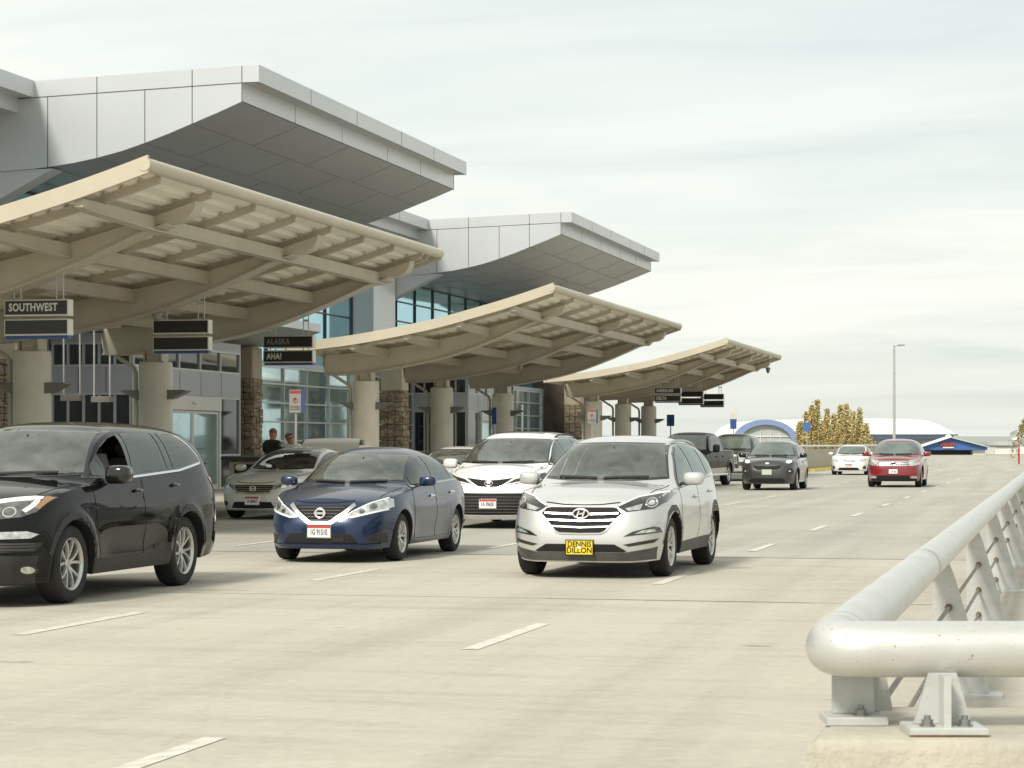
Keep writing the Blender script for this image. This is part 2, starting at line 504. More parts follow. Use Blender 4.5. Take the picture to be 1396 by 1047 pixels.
        me.polygons.foreach_set('use_smooth', [True] * len(me.polygons)); me.set_sharp_from_angle(angle=rad(50))
        o = bpy.data.objects.new('body', me); C.objects.link(o); o.parent = s.root; s.body = o
        # closed dark floor and wheel housing walls
        mb = MB(); mb.bbox(xR + .35, xF - .35, -hw * .60, hw * .60, sill(s.L / 2) - .01, sill(s.L / 2) + .42, .03)
        mb.build('underbody', 'well_dark', s.root)
    def finish(s):
        for ax, polys in s.cuts: cut_opening(s.body.data, ax, polys, s.xF - 2.8)
    def interior(s, zb, yb, zt):
        u0 = s.cowl; X = lambda u: s.xF - u; w = s.W / 2
        mb = MB(); mb.loft([[(X(u), y, z) for y, z in ((-w * .80, z0), (-w * .78, z1), (w * .78, z1), (w * .80, z0))] for u, z0, z1 in ((u0 + .02, zb - .30, zb - .075), (u0 + .35, zb - .30, zb - .05), (u0 + .62, zb - .34, zb - .10), (u0 + .70, zb - .40, zb - .22))], True, True)
        mb.build('dashboard', 'trim_dark', s.root, ang=50)
        mb = MB(); c = Vector((X(u0 + .82), .38, zb - .13)); pts = []
        for k in range(21):
            t = 2 * PI * k / 20; pts.append((c.x + .09 * math.sin(t), c.y + .185 * math.cos(t), c.z + .165 * math.sin(t)))
        mb.tube(pts, .016, 8, False); mb.bar((c.x, c.y - .18, c.z), (c.x, c.y + .18, c.z), .03, .02); mb.bar((c.x + .01, c.y, c.z), (c.x + .22, c.y, c.z - .12), .05, .05)
        mb.build('steering_wheel', 'trim_dark', s.root)
        for us, zz, ys in ((u0 + 1.22, zt - .22, (.38, -.38)), (u0 + 2.12, zt - .27, (.40, 0, -.40))):
            for y in ys:
                hw_ = .25 if len(ys) == 2 else .21
                mb = MB(); mb.loft([[(X(us) + dx + a, y + b, z) for a, b in ((-.06, -hw_ * k), (-.06, hw_ * k), (.04, hw_ * k * .92), (.07, 0), (.04, -hw_ * k * .92))] for dx, z, k in ((.06, zz - .62, .92), (.03, zz - .45, 1.0), (-.03, zz - .15, .96), (-.06, zz - .02, .74))], True, True)
                mb.bbox(X(us) - .02, X(us) + .50, y - hw_, y + hw_, zz - .80, zz - .60, .03)
                st = mb.build('seat', 'seat_cloth', s.root, ang=60)
                mb = MB(); mb.blob((X(us) - .085, y, zz + .075), (.05, .125, .085), 12, 8, .7); mb.bar((X(us) - .07, y - .04, zz - .03), (X(us) - .08, y - .04, zz + .03), .012, .012); mb.bar((X(us) - .07, y + .04, zz - .03), (X(us) - .08, y + .04, zz + .03), .012, .012); mb.build('headrest', 'seat_cloth', st)
        p, n = s.hit('F', 0, zt - .075)
        mb = MB(); mb.blob((p.x - .09, 0, p.z - .01), (.02, .115, .035), 14, 8, .6); mb.bar((p.x - .085, 0, p.z), (p.x - .02, 0, p.z + .03), .015, .015); mb.build('rear_view_mirror', 'trim_dark', s.root)
        mb = MB(); mb.box(X(u0 + 2.5), X(u0 + .3), -w * .88, w * .88, .34, .62); mb.build('cabin_floor', 'well_dark', s.root)
    # ---- projection onto the shell
    def hit(s, ax, p, q, off=0.0):
        if ax in 'LR': q = min(q, s.zedge(s.xF - p))
        d = Vector(AX[ax]); o = {'F': Vector((8, p, q)), 'B': Vector((-8, p, q)), 'L': Vector((p, 8, q)), 'R': Vector((p, -8, q)), 'T': Vector((p, q, 8))}[ax]
        r = s.bvh.ray_cast(o, -d)
        while ax == 'F' and q > s.zlow and abs(p) > .03 and (r[0] is None or r[0].x < s.xF - 2.7):
            p -= math.copysign(.012, p); r = s.bvh.ray_cast(Vector((8, p, q)), -d)
        if r[0] is None or (ax == 'F' and r[0].x < s.xF - 3.2):
            o2 = {'F': Vector((s.xF - .25, p, q)), 'B': Vector((s.xR + .2, p, q)), 'L': Vector((p, s.W / 2, q)), 'R': Vector((p, -s.W / 2, q)), 'T': Vector((p, q, 1))}[ax]
            r = s.bvh.find_nearest(o2)
        if ax == 'F' and q < s.zlow and r[0].x < s.xF - s.fo * .72:
            r = s.bvh.find_nearest(Vector((s.xF - .3, p, q)))
        n = r[1] if r[1].dot(d) >= 0 else -r[1]
        return r[0] + n * off, n
    def sx(s, ax, poly):
        """side polygons are written with u, the distance behind the nose"""
        return [(s.xF - u, z) for u, z in poly] if ax in 'LR' else poly
    def _panel(s, mb, poly, ax, off, res=.06, skirt=.012):
        bm = bmesh.new()
        vs = [bm.verts.new((p[0], p[1], 0)) for p in poly]
        try: bm.faces.new(vs)
        except ValueError: bm.free(); return
        bmesh.ops.triangulate(bm, faces=bm.faces)
        for k in (0, 1):
            lo = min(p[k] for p in poly); hi = max(p[k] for p in poly); n = int((hi - lo) / res)
            for i in range(1, n + 1):
                c = lo + (hi - lo) * i / (n + 1); co = [0, 0, 0]; no = [0, 0, 0]; co[k] = c; no[k] = 1
                bmesh.ops.bisect_plane(bm, geom=bm.verts[:] + bm.edges[:] + bm.faces[:], plane_co=co, plane_no=no, dist=1e-5)
        bmesh.ops.remove_doubles(bm, verts=bm.verts, dist=1e-4)
        bm.verts.index_update()
        P = []; N = []
        for q in bm.verts:
            p, n = s.hit(ax, q.co.x, q.co.y, off); P.append(p); N.append(n)
        fs = [tuple(x.index for x in fc.verts) for fc in bm.faces]
        base = len(P)
        if skirt:
            low = {}
            for e in bm.edges:
                if len(e.link_faces) == 1:
                    i, j = e.verts[0].index, e.verts[1].index
                    for k in (i, j):
                        if k not in low: low[k] = len(P); P.append(P[k] - N[k] * skirt)
                    fs.append((i, j, low[j], low[i]))
        bm.free()
        mb.add(P, fs)
    def panel(s, name, poly, ax, m, off=.004, parent=None, res=.06, skirt=.012, under=None):
        mb = MB()
        if under:
            c = (sum(p[0] for p in poly) / len(poly), sum(p[1] for p in poly) / len(poly))
            mb.cur = 1; s._panel(mb, grow(s.sx(ax, poly), under), ax, off - .0018, res, 0); mb.cur = 0
        s._panel(mb, s.sx(ax, poly), ax, off, res, skirt)
        return mb.build(name, [m, 'seam'] if under else m, parent or s.root, ang=60)
    def both(s, name, poly, ax, m, off=.004, parent=None, res=.06, under=None):
        """the same panel on the left and on the right half"""
        out = []
        for sg in (1, -1):
            if ax == 'F': o = s.panel(name, [(y * sg, z) for y, z in poly], 'F', m, off, parent, res, under=under)
            else: o = s.panel(name, poly, 'L' if sg > 0 else 'R', m, off, parent, res, under=under)
            out.append(o)
        return out
    def _ribbon(s, mb, line, ax, wd, off, closed=False, skirt=.012):
        line = s.sx(ax, line)
        pts = []
        L = line + [line[0]] if closed else line
        for p, q in zip(L, L[1:]):
            n = max(1, int(math.dist(p, q) / .04))
            pts += [(p[0] + (q[0] - p[0]) * i / n, p[1] + (q[1] - p[1]) * i / n) for i in range(n)]
        if not closed: pts.append(L[-1])
        n = len(pts); rows = []
        for i in range(n):
            a = pts[(i - 1) % n] if closed else pts[max(0, i - 1)]; b = pts[(i + 1) % n] if closed else pts[min(n - 1, i + 1)]
            dx, dy = b[0] - a[0], b[1] - a[1]; l = math.hypot(dx, dy) or 1; nx, ny = -dy / l * wd / 2, dx / l * wd / 2
            p, np_ = s.hit(ax, pts[i][0] + nx, pts[i][1] + ny, off); q, nq = s.hit(ax, pts[i][0] - nx, pts[i][1] - ny, off)
            rows.append([p - np_ * skirt, p, q, q - nq * skirt])
        if closed: rows.append(rows[0])
        mb.grid(rows)
    def ribbon(s, name, line, ax, wd, m, off=.006, parent=None, closed=False, mirror=False, skirt=.012):
        out = []
        for sg in ((1, -1) if mirror else (1,)):
            mb = MB()
            if ax == 'F': s._ribbon(mb, [(y * sg, z) for y, z in line], 'F', wd, off, closed, skirt)
            else: s._ribbon(mb, line, ('L' if sg > 0 else 'R') if mirror else ax, wd, off, closed, skirt)
            out.append(mb.build(name, m, parent or s.root, ang=60))
        return out if mirror else out[0]
    # ---- standard equipment
    def windows(s, area, panes, glass='car_glass_dark', trim='gloss_black', chrome=None, chrome_line=None):
        for ax in ('L', 'R'):
            tr = s.panel('window_trim', area, ax, trim, .003)
            gl = s.pane.get(glass, glass)
            for p in panes: s.panel('window', p, ax, gl, .007, skirt=0 if s.cut else .012)
            if s.cut:
                pl_ = [[(x, min(z, s.zedge(s.xF - x))) for x, z in s.sx(ax, p)] for p in panes]
                s.cuts.append((ax, pl_)); cut_opening(tr.data, ax, pl_, 0)
            if chrome: s.ribbon('chrome_strip', chrome_line or area, ax, .022, chrome, .009, closed=not chrome_line)
    def lift(s, y, z):
        while s.hit('F', y, z)[0].x > s.xF - s.cowl + .05: z += .006
        return z
    def windscreen(s, zb, yb, zt, yt, glass='car_glass', bow=.03):
        b = [(-yb + 2 * yb * i / 8, zb - bow * (1 - ((i - 4) / 4) ** 2)) for i in range(9)]
        b = [(y, s.lift(y, z)) for y, z in b]
        t = [(yt - 2 * yt * i / 8, zt + bow * .5 * (1 - ((i - 4) / 4) ** 2)) for i in range(9)]
        g = s.panel('windscreen', b + t, 'F', 'gloss_black', .003, res=.04)
        k = .028
        b2 = [(y * (1 - k / yb), z + .022) for y, z in b]; t2 = [(y * (1 - k / yt), z - .022) for y, z in t]
        s.panel('pane', b2 + t2, 'F', s.pane.get(glass, glass), .007, g, res=.04, skirt=0 if s.cut else .012)
        if s.cut: s.cuts.append(('F', [b2 + t2])); cut_opening(g.data, 'F', [b2 + t2], s.xF - 2.8); s.interior(zb, yb, zt)
        return g
    def doors(s, polys, handles, m=None, hm=None):
        for ax in ('L', 'R'):
            sg = 1 if ax == 'L' else -1
            for poly, (hu, hz) in zip(polys, handles):
                d = s.panel('door', poly, ax, m or s.paint, .0035, under=.006)
                p, n = s.hit(ax, s.xF - hu, hz, .0)
                mb = MB(); mb.blob((p.x, p.y + sg * .022, p.z), (.095, .022, .017), 12, 6, .6); mb.blob((p.x, p.y + sg * .004, p.z - .004), (.07, .009, .03), 10, 5, .8)
                mb.build('handle', hm or s.paint, d)
    def mirrors(s, u, y, z, size=(.13, .12, .09), m=None, arm=.10):
        """u, y: centre of the mirror head"""
        for sg in (1, -1):
            x = s.xF - u; mb = MB(); mb.cur = 0
            mb.blob((x, sg * y, z), (size[0] * .5, size[1], size[2]), 16, 10, .62)
            mb.blob((x - size[0] * .08, sg * y, z), (size[0] * .5, size[1] * .96, size[2] * .96), 16, 10, .5)
            mb.cur = 1
            mb.bar((x - .01, sg * (y - size[1] - arm), z - size[2] * .75), (x - .01, sg * (y - size[1] * .3), z - size[2] * .8), .08, .035)
            mr = mb.build('side_mirror', [m or s.paint, 'black_plastic'], s.root, ang=50)
            g = MB(); g.blob((x - size[0] * .56, sg * y, z), (.01, size[1] * .85, size[2] * .8), 14, 8, .6); g.build('mirror_glass', 'mirror_glass', mr)
    def wheels(s, style=5, rim='rim_metal', double=True, rr=.70, width=.225):
        R = s.Rw; r = R * rr
        proto = None
        for i, (x, sg) in enumerate(((s.wb / 2, 1), (s.wb / 2, -1), (-s.wb / 2, 1), (-s.wb / 2, -1))):
            y = sg * (s.W / 2 - .035 - width / 2)
            if proto is None:
                hub = MB(); hub.lathe([(.0, -.02), (r * .95, -.02), (r * .97, .0), (r * .62, .035), (r * .62, .045), (0, .045)], 28, axis='y')
                w_ = hub.build('wheel', 'brake_metal', s.root)
                ty = MB(); h = width / 2
                ty.lathe([(r * .98, -h * .9), (R * .86, -h * 1.02), (R * .965, -h * .86), (R * .992, -h * .6), (R, -h * .3), (R, h * .3), (R * .992, h * .6), (R * .965, h * .86), (R * .90, h * 1.0), (R * .82, h * 1.03), (r * 1.04, h * .98), (r * .99, h * .88), (r * .97, 0)], 48, axis='y')
                ty.build('tyre', 'tyre', w_)
                rm = MB(); 
                rm.lathe([(r * .96, .0), (r * .985, h * .8), (r * 1.015, h * .93), (r * 1.0, h * .96), (r * .93, h * .84), (r * .90, h * .70), (r * .93, h * .3)], 48, axis='y')
                def spoke(a0, a1, w0, w1, d0, d1):
                    def pt(rr_, a, wo, d): return (rr_ * math.cos(a) - wo * math.sin(a), d, rr_ * math.sin(a) + wo * math.cos(a))
                    rings = []
                    for k in range(4):
                        t = k / 3; rr_ = r * (.12 + .82 * t); aa = a0 + (a1 - a0) * t; ww = w0 + (w1 - w0) * t; dd = d0 + (d1 - d0) * t + .012 * math.sin(PI * t)
                        rings.append([pt(rr_, aa, -ww, dd - .03), pt(rr_, aa, -ww * .7, dd), pt(rr_, aa, ww * .7, dd), pt(rr_, aa, ww, dd - .03)])
                    rm.loft(rings, True, True)
                for k in range(style):
                    c = 2 * PI * k / style + PI / 2
                    if double:
                        g = .34 * 5 / style
                        spoke(c - g * .35, c - g, .017, .020, h * .55, h * .80); spoke(c + g * .35, c + g, .017, .020, h * .55, h * .80)
                    else: spoke(c, c, .034, .026, h * .55, h * .8)
                rm.lathe([(r * .2, h * .2), (r * .2, h * .55), (r * .15, h * .66), (0, h * .68)], 20, axis='y')
                rm.build('rim', rim, w_)
                for k in range(5):
                    pass
                o = w_; proto = w_
            else:
                o = copy_tree(proto, s.root)
            o.location = (x, y, R); o.rotation_euler = (0, .37 * i, 0 if sg > 0 else PI)
    def plate(s, z, txt, y=0.0, bg='plate_white', band='plate_red', ink='plate_ink', size=(.305, .155), holder='chrome', lines=None):
        p, n = s.hit('F', y, z, .0)
        xs_ = max(s.hit('F', y + dy, z + dz)[0].x for dy in (-.14, 0, .14) for dz in (-.07, 0, .07)) + .012
        w_, h_ = size
        mb = MB(); mb.bbox(-w_ / 2 - .012, w_ / 2 + .012, -h_ / 2 - .012, h_ / 2 + .012, 0, .010, .004)
        M = frame_mat((xs_, y, z), (0, 1, 0), (0, 0, 1))
        def place(mb, name, m, par):
            mb.v = [tuple(M @ Vector(q)) for q in mb.v]; return mb.build(name, m, par)
        pl = place(mb, 'number_plate', holder, s.root)
        mb = MB(); mb.box(-w_ / 2, w_ / 2, -h_ / 2, h_ / 2, .008, .013); place(mb, 'plate_face', bg, pl)
        if band:
            mb = MB(); mb.box(-w_ / 2, w_ / 2, h_ * .26, h_ / 2, .012, .0142); place(mb, 'plate_band', band, pl)
        for tx, dz, sz, xs2 in (lines if lines is not None else [(txt, -.014, .098, .60)]):
            text_mesh(tx, sz, 'lettering', ink, pl, M @ Matrix.Translation((0, dz, .0145)), .001, .002, xs2)
        return pl, M
    def emblem(s, z, ry, rz, bars=(), rings=(), backing=None, fwd=.012, th=.010):
        """upright badge standing on the nose: an oval ring with bars or inner rings"""
        x = max(s.hit('F', 0, z + k * rz)[0].x for k in (-1, 0, 1)) + fwd
        def oval(a, b, c=0, n=28): return [(x, a * math.cos(2 * PI * k / n), z + c + b * math.sin(2 * PI * k / n)) for k in range(n + 1)]
        mb = MB(); mb.tube(oval(ry, rz), th, 8, False)
        for a, b, c in rings: mb.tube(oval(a, b, c), th * .8, 8, False)
        for (y0, z0), (y1, z1), w_ in bars: mb.bar((x + .002, y0, z + z0), (x + .002, y1, z + z1), w_, .010, up=(1, 0, 0))
        e = mb.build('emblem', 'badge', s.root)
        if backing:
            mb = MB(); o = oval(ry, rz)[:-1]; mb.loft([[(p[0] - .03, p[1], p[2]) for p in o], [(p[0] - .004, p[1], p[2]) for p in o]], True, True); mb.build('emblem_backing', backing, e)
        return e
    def wiper(s, zb, yb):
        s.ribbon('wiper', [(yy, s.lift(yy, zb) + .012 + dz) for yy, dz in ((-yb * .80, .015), (-yb * .5, .012), (-yb * .1, .0))], 'F', .018, 'black_plastic', .02)
        s.ribbon('wiper', [(yy, s.lift(yy, zb) + .012 + dz) for yy, dz in ((yb * .02, .0), (yb * .4, .012), (yb * .75, .015))], 'F', .018, 'black_plastic', .02)
    def roof_rails(s, u0, u1, y, m, lift=.03):
        for sg in (1, -1):
            mb = MB(); pts = []
            for i in range(13):
                u = u0 + (u1 - u0) * i / 12; p, n = s.hit('T', s.xF - u, sg * y)
                pts.append((p.x, p.y, p.z + lift * min(1, min(i, 12 - i) / 1.5) - .004))
            mb.tube(pts, .016, 8); mb.build('roof_rail', m, s.root)

def in_poly(x, y, poly):
    r = False; n = len(poly)
    for i in range(n):
        (x0, y0), (x1, y1) = poly[i], poly[i - 1]
        if (y0 > y) != (y1 > y) and x < (x1 - x0) * (y - y0) / (y1 - y0) + x0: r = not r
    return r

def cut_opening(me, ax, polys, xmin):
    """cut exact openings with the given outlines (seen along the axis ax) into a mesh"""
    bm = bmesh.new(); bm.from_mesh(me)
    A = (1, 2) if ax == 'F' else (0, 2); sg = {'L': 1, 'R': -1, 'F': 0}[ax]
    for poly in polys:
        lo = [min(p[k] for p in poly) - .06 for k in (0, 1)]; hi = [max(p[k] for p in poly) + .06 for k in (0, 1)]
        def near(f):
            c = f.calc_center_median()
            if not (lo[0] < c[A[0]] < hi[0] and lo[1] < c[A[1]] < hi[1]): return False
            return c.x > xmin if ax == 'F' else c.y * sg > .25
        cand = [f for f in bm.faces if near(f)]
        for i in range(len(poly)):
            p, q = poly[i - 1], poly[i]
            co = [0, 0, 0]; no = [0, 0, 0]
            co[A[0]], co[A[1]] = p; no[A[0]], no[A[1]] = q[1] - p[1], p[0] - q[0]
            if abs(no[A[0]]) + abs(no[A[1]]) < 1e-4: continue
            g = list(cand) + list({e for f in cand for e in f.edges}) + list({v for f in cand for v in f.verts})
            r = bmesh.ops.bisect_plane(bm, geom=g, plane_co=co, plane_no=no, dist=1e-5)
            cand = [x for x in r['geom'] if isinstance(x, bmesh.types.BMFace)]
        dele = []
        for f in cand:
            c = f.calc_center_median()
            if in_poly(c[A[0]], c[A[1]], poly): dele.append(f)
        bmesh.ops.delete(bm, geom=dele, context='FACES')
    bm.to_mesh(me); bm.free()
    me.set_sharp_from_angle(angle=rad(50))

def grow(poly, d):
    """polygon moved outwards by d"""
    n = len(poly); ar = sum(poly[i][0] * poly[(i + 1) % n][1] - poly[(i + 1) % n][0] * poly[i][1] for i in range(n)); sg = 1 if ar > 0 else -1
    out = []
    for i in range(n):
        a, b, c = poly[i - 1], poly[i], poly[(i + 1) % n]
        e1 = (b[0] - a[0], b[1] - a[1]); e2 = (c[0] - b[0], c[1] - b[1])
        l1 = math.hypot(*e1) or 1; l2 = math.hypot(*e2) or 1
        n1 = (e1[1] / l1 * sg, -e1[0] / l1 * sg); n2 = (e2[1] / l2 * sg, -e2[0] / l2 * sg)
        m = (n1[0] + n2[0], n1[1] + n2[1]); q = m[0] * n1[0] + m[1] * n1[1]
        k = d / max(.35, q)
        out.append((b[0] + m[0] * k, b[1] + m[1] * k))
    return out

def mirror_poly(half):
    """closed symmetric polygon from its right-hand half, listed from the centre line round to the centre line"""
    return half + [(-y, z) for y, z in reversed(half) if abs(y) > 1e-6]

def ell(cy, cz, ry, rz, n=24):
    return [(cy + ry * math.cos(2 * PI * k / n), cz + rz * math.sin(2 * PI * k / n)) for k in range(n)]
# ------------------------------------------------------------------ vehicles
ALL = []
def car(*a):
    c = Car(*a); ALL.append(c); return c
# --- silver crossover, nearest of the middle lane
sp = dict(L=4.475, W=1.85, wb=2.67, fo=.89, Rw=.35, Ra=.405, paint='paint_silver', cut=True, nf=5.2, nr=6.5, tumble=21, nc=5.0, flare=.022, lipc=-.0,
  zs=[(0, .80), (.18, .86), (.5, .955), (.9, .995), (1.3, 1.02), (2.2, 1.055), (3.2, 1.12), (3.9, 1.16), (4.3, 1.10), (4.475, .98)],
  zc=[(0, .835), (.12, .90), (.35, .985), (.8, 1.065), (1.15, 1.115), (1.3, 1.19), (1.65, 1.40), (1.95, 1.555), (2.2, 1.62), (2.6, 1.645), (3.2, 1.63), (3.8, 1.57), (4.0, 1.52), (4.2, 1.32), (4.36, 1.14), (4.475, 1.0)],
  crown=[(0, .03), (.8, .05), (1.15, .10), (1.4, .12), (1.9, .08), (2.3, .045), (3.9, .05), (4.475, .03)],
  nose=[(.15, -.10), (.30, -.03), (.42, .0), (.55, -.015), (.70, -.06), (.82, -.12), (.95, -.22), (1.1, -.3)],
  tail=[(.2, -.12), (.45, 0), (.7, 0), (1.0, -.06), (1.15, -.1)],
  wp=[(.15, .90), (.25, .945), (.4, .985), (.6, 1.0), (.82, .995), (.95, .97), (1.05, .945), (1.2, .92)],
  sill=[(0, .19), (.5, .21), (1.3, .245), (3.2, .25), (4.0, .27), (4.475, .30)], groove=[(.42, .10, .022), (.86, .035, .010)])
c = car('crossover', 'silver crossover with yellow dealer plate in the middle lane', 'car', -5.29, 27.55, sp, -.026)
tuc = c
c.windows([(1.38, 1.035), (1.62, 1.20), (1.98, 1.42), (2.3, 1.535), (2.8, 1.56), (3.3, 1.53), (3.72, 1.44), (3.95, 1.30), (4.0, 1.20), (3.3, 1.135), (2.3, 1.075)],
          [[(1.46, 1.06), (1.66, 1.19), (2.0, 1.40), (2.3, 1.505), (2.47, 1.52), (2.50, 1.095)], [(2.56, 1.10), (2.54, 1.525), (2.9, 1.53), (3.28, 1.50), (3.32, 1.15)], [(3.38, 1.16), (3.34, 1.49), (3.68, 1.415), (3.88, 1.29), (3.92, 1.215)]], 'car_glass')
c.windscreen(1.125, .755, 1.545, .60)
c.wiper(1.115, .7)
c.doors([[(1.52, .35), (1.40, .62), (1.38, 1.01), (2.3, 1.055), (2.5, 1.07), (2.50, .33)], [(2.53, .33), (2.53, 1.075), (3.3, 1.115), (3.62, 1.13), (3.60, .95), (3.35, .70), (3.22, .36)]], [(2.28, .90), (3.3, .95)])
c.both('cladding', [(1.31, .245), (1.24, .62), (1.16, .755), (1.0, .83), (.80, .83), (.64, .755), (.55, .62), (.46, .41), (.50, .36), (.505, .50), (.57, .62), (.66, .71), (.78, .757), (.96, .757), (1.09, .705), (1.18, .62), (1.27, .50), (1.285, .38), (1.30, .25)], 'L', 'grey_plastic', .006)
c.both('cladding', [(3.14, .25), (3.17, .40), (3.19, .55), (3.26, .68), (3.36, .78), (3.50, .83), (3.66, .82), (3.80, .76), (3.90, .64), (3.94, .53), (3.915, .53), (3.87, .62), (3.77, .71), (3.64, .757), (3.50, .757), (3.38, .715), (3.28, .64), (3.20, .53), (3.17, .40)], 'L', 'grey_plastic', .006)
c.both('sill_trim', [(1.31, .25), (1.29, .38), (3.2, .40), (3.16, .255)], 'L', 'grey_plastic', .008)
c.panel('chin', mirror_poly([(0, .21), (.35, .21), (.60, .212), (.80, .225), (.81, .30), (.825, .365), (.78, .352), (.56, .315), (.50, .305), (0, .305)]), 'F', 'grey_plastic', .008)
c.panel('lower_grille', mirror_poly([(0, .312), (.50, .312), (.53, .325), (.40, .40), (0, .402)]), 'F', 'grille_dark', .006)
g = c.panel('grille', mirror_poly([(0, .815), (.36, .815), (.41, .805), (.465, .745), (.46, .72), (.29, .55), (.24, .53), (0, .525)]), 'F', 'grille_dark', .005)
c.ribbon('grille_frame', [(-.42, .805), (-.475, .742), (-.29, .545), (-.24, .522), (0, .516), (.24, .522), (.29, .545), (.475, .742), (.42, .805)], 'F', .016, 'satin_chrome', .014, g)
for z0, hw_ in ((.745, .43), (.672, .40), (.60, .335)):
    c.ribbon('grille_bar', [(-hw_, z0), (-hw_ * .8, z0 - .004), (0, z0 - .014), (hw_ * .8, z0 - .004), (hw_, z0)], 'F', .019, 'satin_chrome', .020, g)
c.emblem(.745, .092, .052, [((-.046, -.034), (-.020, .034), .018), ((.020, -.034), (.046, .034), .018), ((-.036, -.006), (.036, .006), .016)], backing='grille_dark')
for sg in (1, -1):
    m_ = lambda pts: [(y * sg, z) for y, z in pts]
    h = c.panel('headlight', m_([(.41, .825), (.62, .925), (.88, .985), (.905, .955), (.875, .87), (.79, .80), (.52, .765)]), 'F', 'lamp_dark', .006, res=.04)
    c.panel('reflector', m_([(.50, .80), (.68, .855), (.66, .79), (.54, .775)]), 'F', 'lamp_clear', .010, h)
    c.ribbon('lamp_ring', m_(ell(.76, .865, .048, .048, 16)), 'F', .012, 'chrome', .013, h, closed=True)
    c.panel('projector', m_(ell(.76, .865, .03, .03, 14)), 'F', 'lamp_clear', .012, h)
    c.ribbon('lamp_strip', m_([(.42, .828), (.62, .93), (.87, .982)]), 'F', .014, 'lamp_white', .012, h)
    f = c.panel('fog_lamp', m_([(.50, .488), (.60, .545), (.80, .60), (.845, .585), (.865, .53)]), 'F', 'lamp_dark', .007)
    c.panel('lamp', m_([(.62, .52), (.70, .56), (.80, .57), (.82, .54)]), 'F', 'lamp_clear', .011, f)
    c.panel('bumper_slot', m_([(.50, .398), (.66, .428), (.84, .46), (.80, .415), (.56, .378)]), 'F', 'black_plastic', .006)
c.mirrors(1.62, 1.01, 1.125, (.17, .125, .078))
c.wheels(5, double=True, rr=.66)
pl, M = c.plate(.362, '', bg='plate_yellow', band=None, holder='plate_black', ink='plate_black', lines=[('DENNIS', .036, .088, .90), ('DILLON', -.034, .088, .95)])
mb = MB(); mb.blob((0, 0, .016), (.022, .018, .002), 10, 6); mb.v = [tuple(M @ Vector(q)) for q in mb.v]; mb.build('plate_badge', 'plate_white', pl)
c.roof_rails(2.15, 3.9, .60, 'satin_chrome', .035)
c.both('tail_light', [(3.95, 1.06), (4.30, 1.10), (4.40, 1.02), (4.36, .93)], 'L', 'lamp_red', .007)

# --- blue sedan
sp = dict(L=4.635, W=1.76, wb=2.70, fo=.935, Rw=.317, Ra=.365, paint='paint_blue', cut=True, nf=4.4, nr=5.5, tumble=20, nc=4.2, flare=.016,
  zs=[(0, .70), (.2, .755), (.5, .835), (1.0, .905), (1.4, .94), (2.2, .975), (3.2, 1.0), (3.9, 1.0), (4.4, .98), (4.635, .90)],
  zc=[(0, .735), (.12, .80), (.35, .87), (.8, .955), (1.2, 1.005), (1.4, 1.09), (1.75, 1.27), (2.05, 1.40), (2.35, 1.47), (2.7, 1.495), (3.1, 1.465), (3.45, 1.39), (3.8, 1.22), (4.05, 1.11), (4.3, 1.075), (4.55, 1.04), (4.635, .93)],
  crown=[(0, .03), (.8, .055), (1.2, .10), (1.45, .12), (2.0, .08), (2.5, .05), (3.3, .05), (3.9, .06), (4.2, .03), (4.635, .03)],
  nose=[(.14, -.09), (.24, -.02), (.34, .0), (.48, -.01), (.60, -.05), (.72, -.12), (.85, -.22), (1.0, -.3)],
  tail=[(.2, -.12), (.4, 0), (.7, 0), (.95, -.06), (1.05, -.1)],
  wp=[(.15, .90), (.22, .94), (.38, .98), (.58, 1.0), (.75, .995), (.88, .97), (.98, .94), (1.1, .915)],
  sill=[(0, .185), (.5, .19), (1.3, .20), (3.3, .205), (4.2, .24), (4.635, .28)], groove=[(.40, .10, .022), (.79, .035, .010)])
c = car('sedan', 'dark blue sedan in the lane nearest the kerb, beside the black vehicle', 'car', -9.31, 30.15, sp)
c.windows([(1.45, .965), (1.62, 1.10), (1.95, 1.29), (2.3, 1.385), (2.75, 1.405), (3.2, 1.36), (3.6, 1.23), (3.92, 1.08), (3.95, 1.04), (3.4, 1.03), (2.3, 1.0)],
          [[(1.55, .99), (1.66, 1.09), (1.97, 1.265), (2.28, 1.355), (2.43, 1.365), (2.47, 1.025)], [(2.53, 1.03), (2.50, 1.37), (2.8, 1.375), (3.16, 1.335), (3.30, 1.295), (3.42, 1.05)], [(3.48, 1.055), (3.37, 1.27), (3.58, 1.195), (3.80, 1.085), (3.82, 1.06)]], 'car_glass_dark', chrome='satin_chrome',
          chrome_line=[(1.45, .962), (2.3, .995), (3.4, 1.025), (3.96, 1.04), (3.93, 1.085), (3.6, 1.235)])
c.windscreen(1.03, .69, 1.40, .575, bow=.02)
c.wiper(1.01, .65)
c.doors([[(1.50, .28), (1.42, .55), (1.40, .94), (2.3, .985), (2.46, .99), (2.48, .27)], [(2.51, .27), (2.50, .99), (3.3, 1.015), (3.62, 1.02), (3.55, .80), (3.35, .58), (3.25, .28)]], [(2.28, .83), (3.32, .86)], hm='chrome')
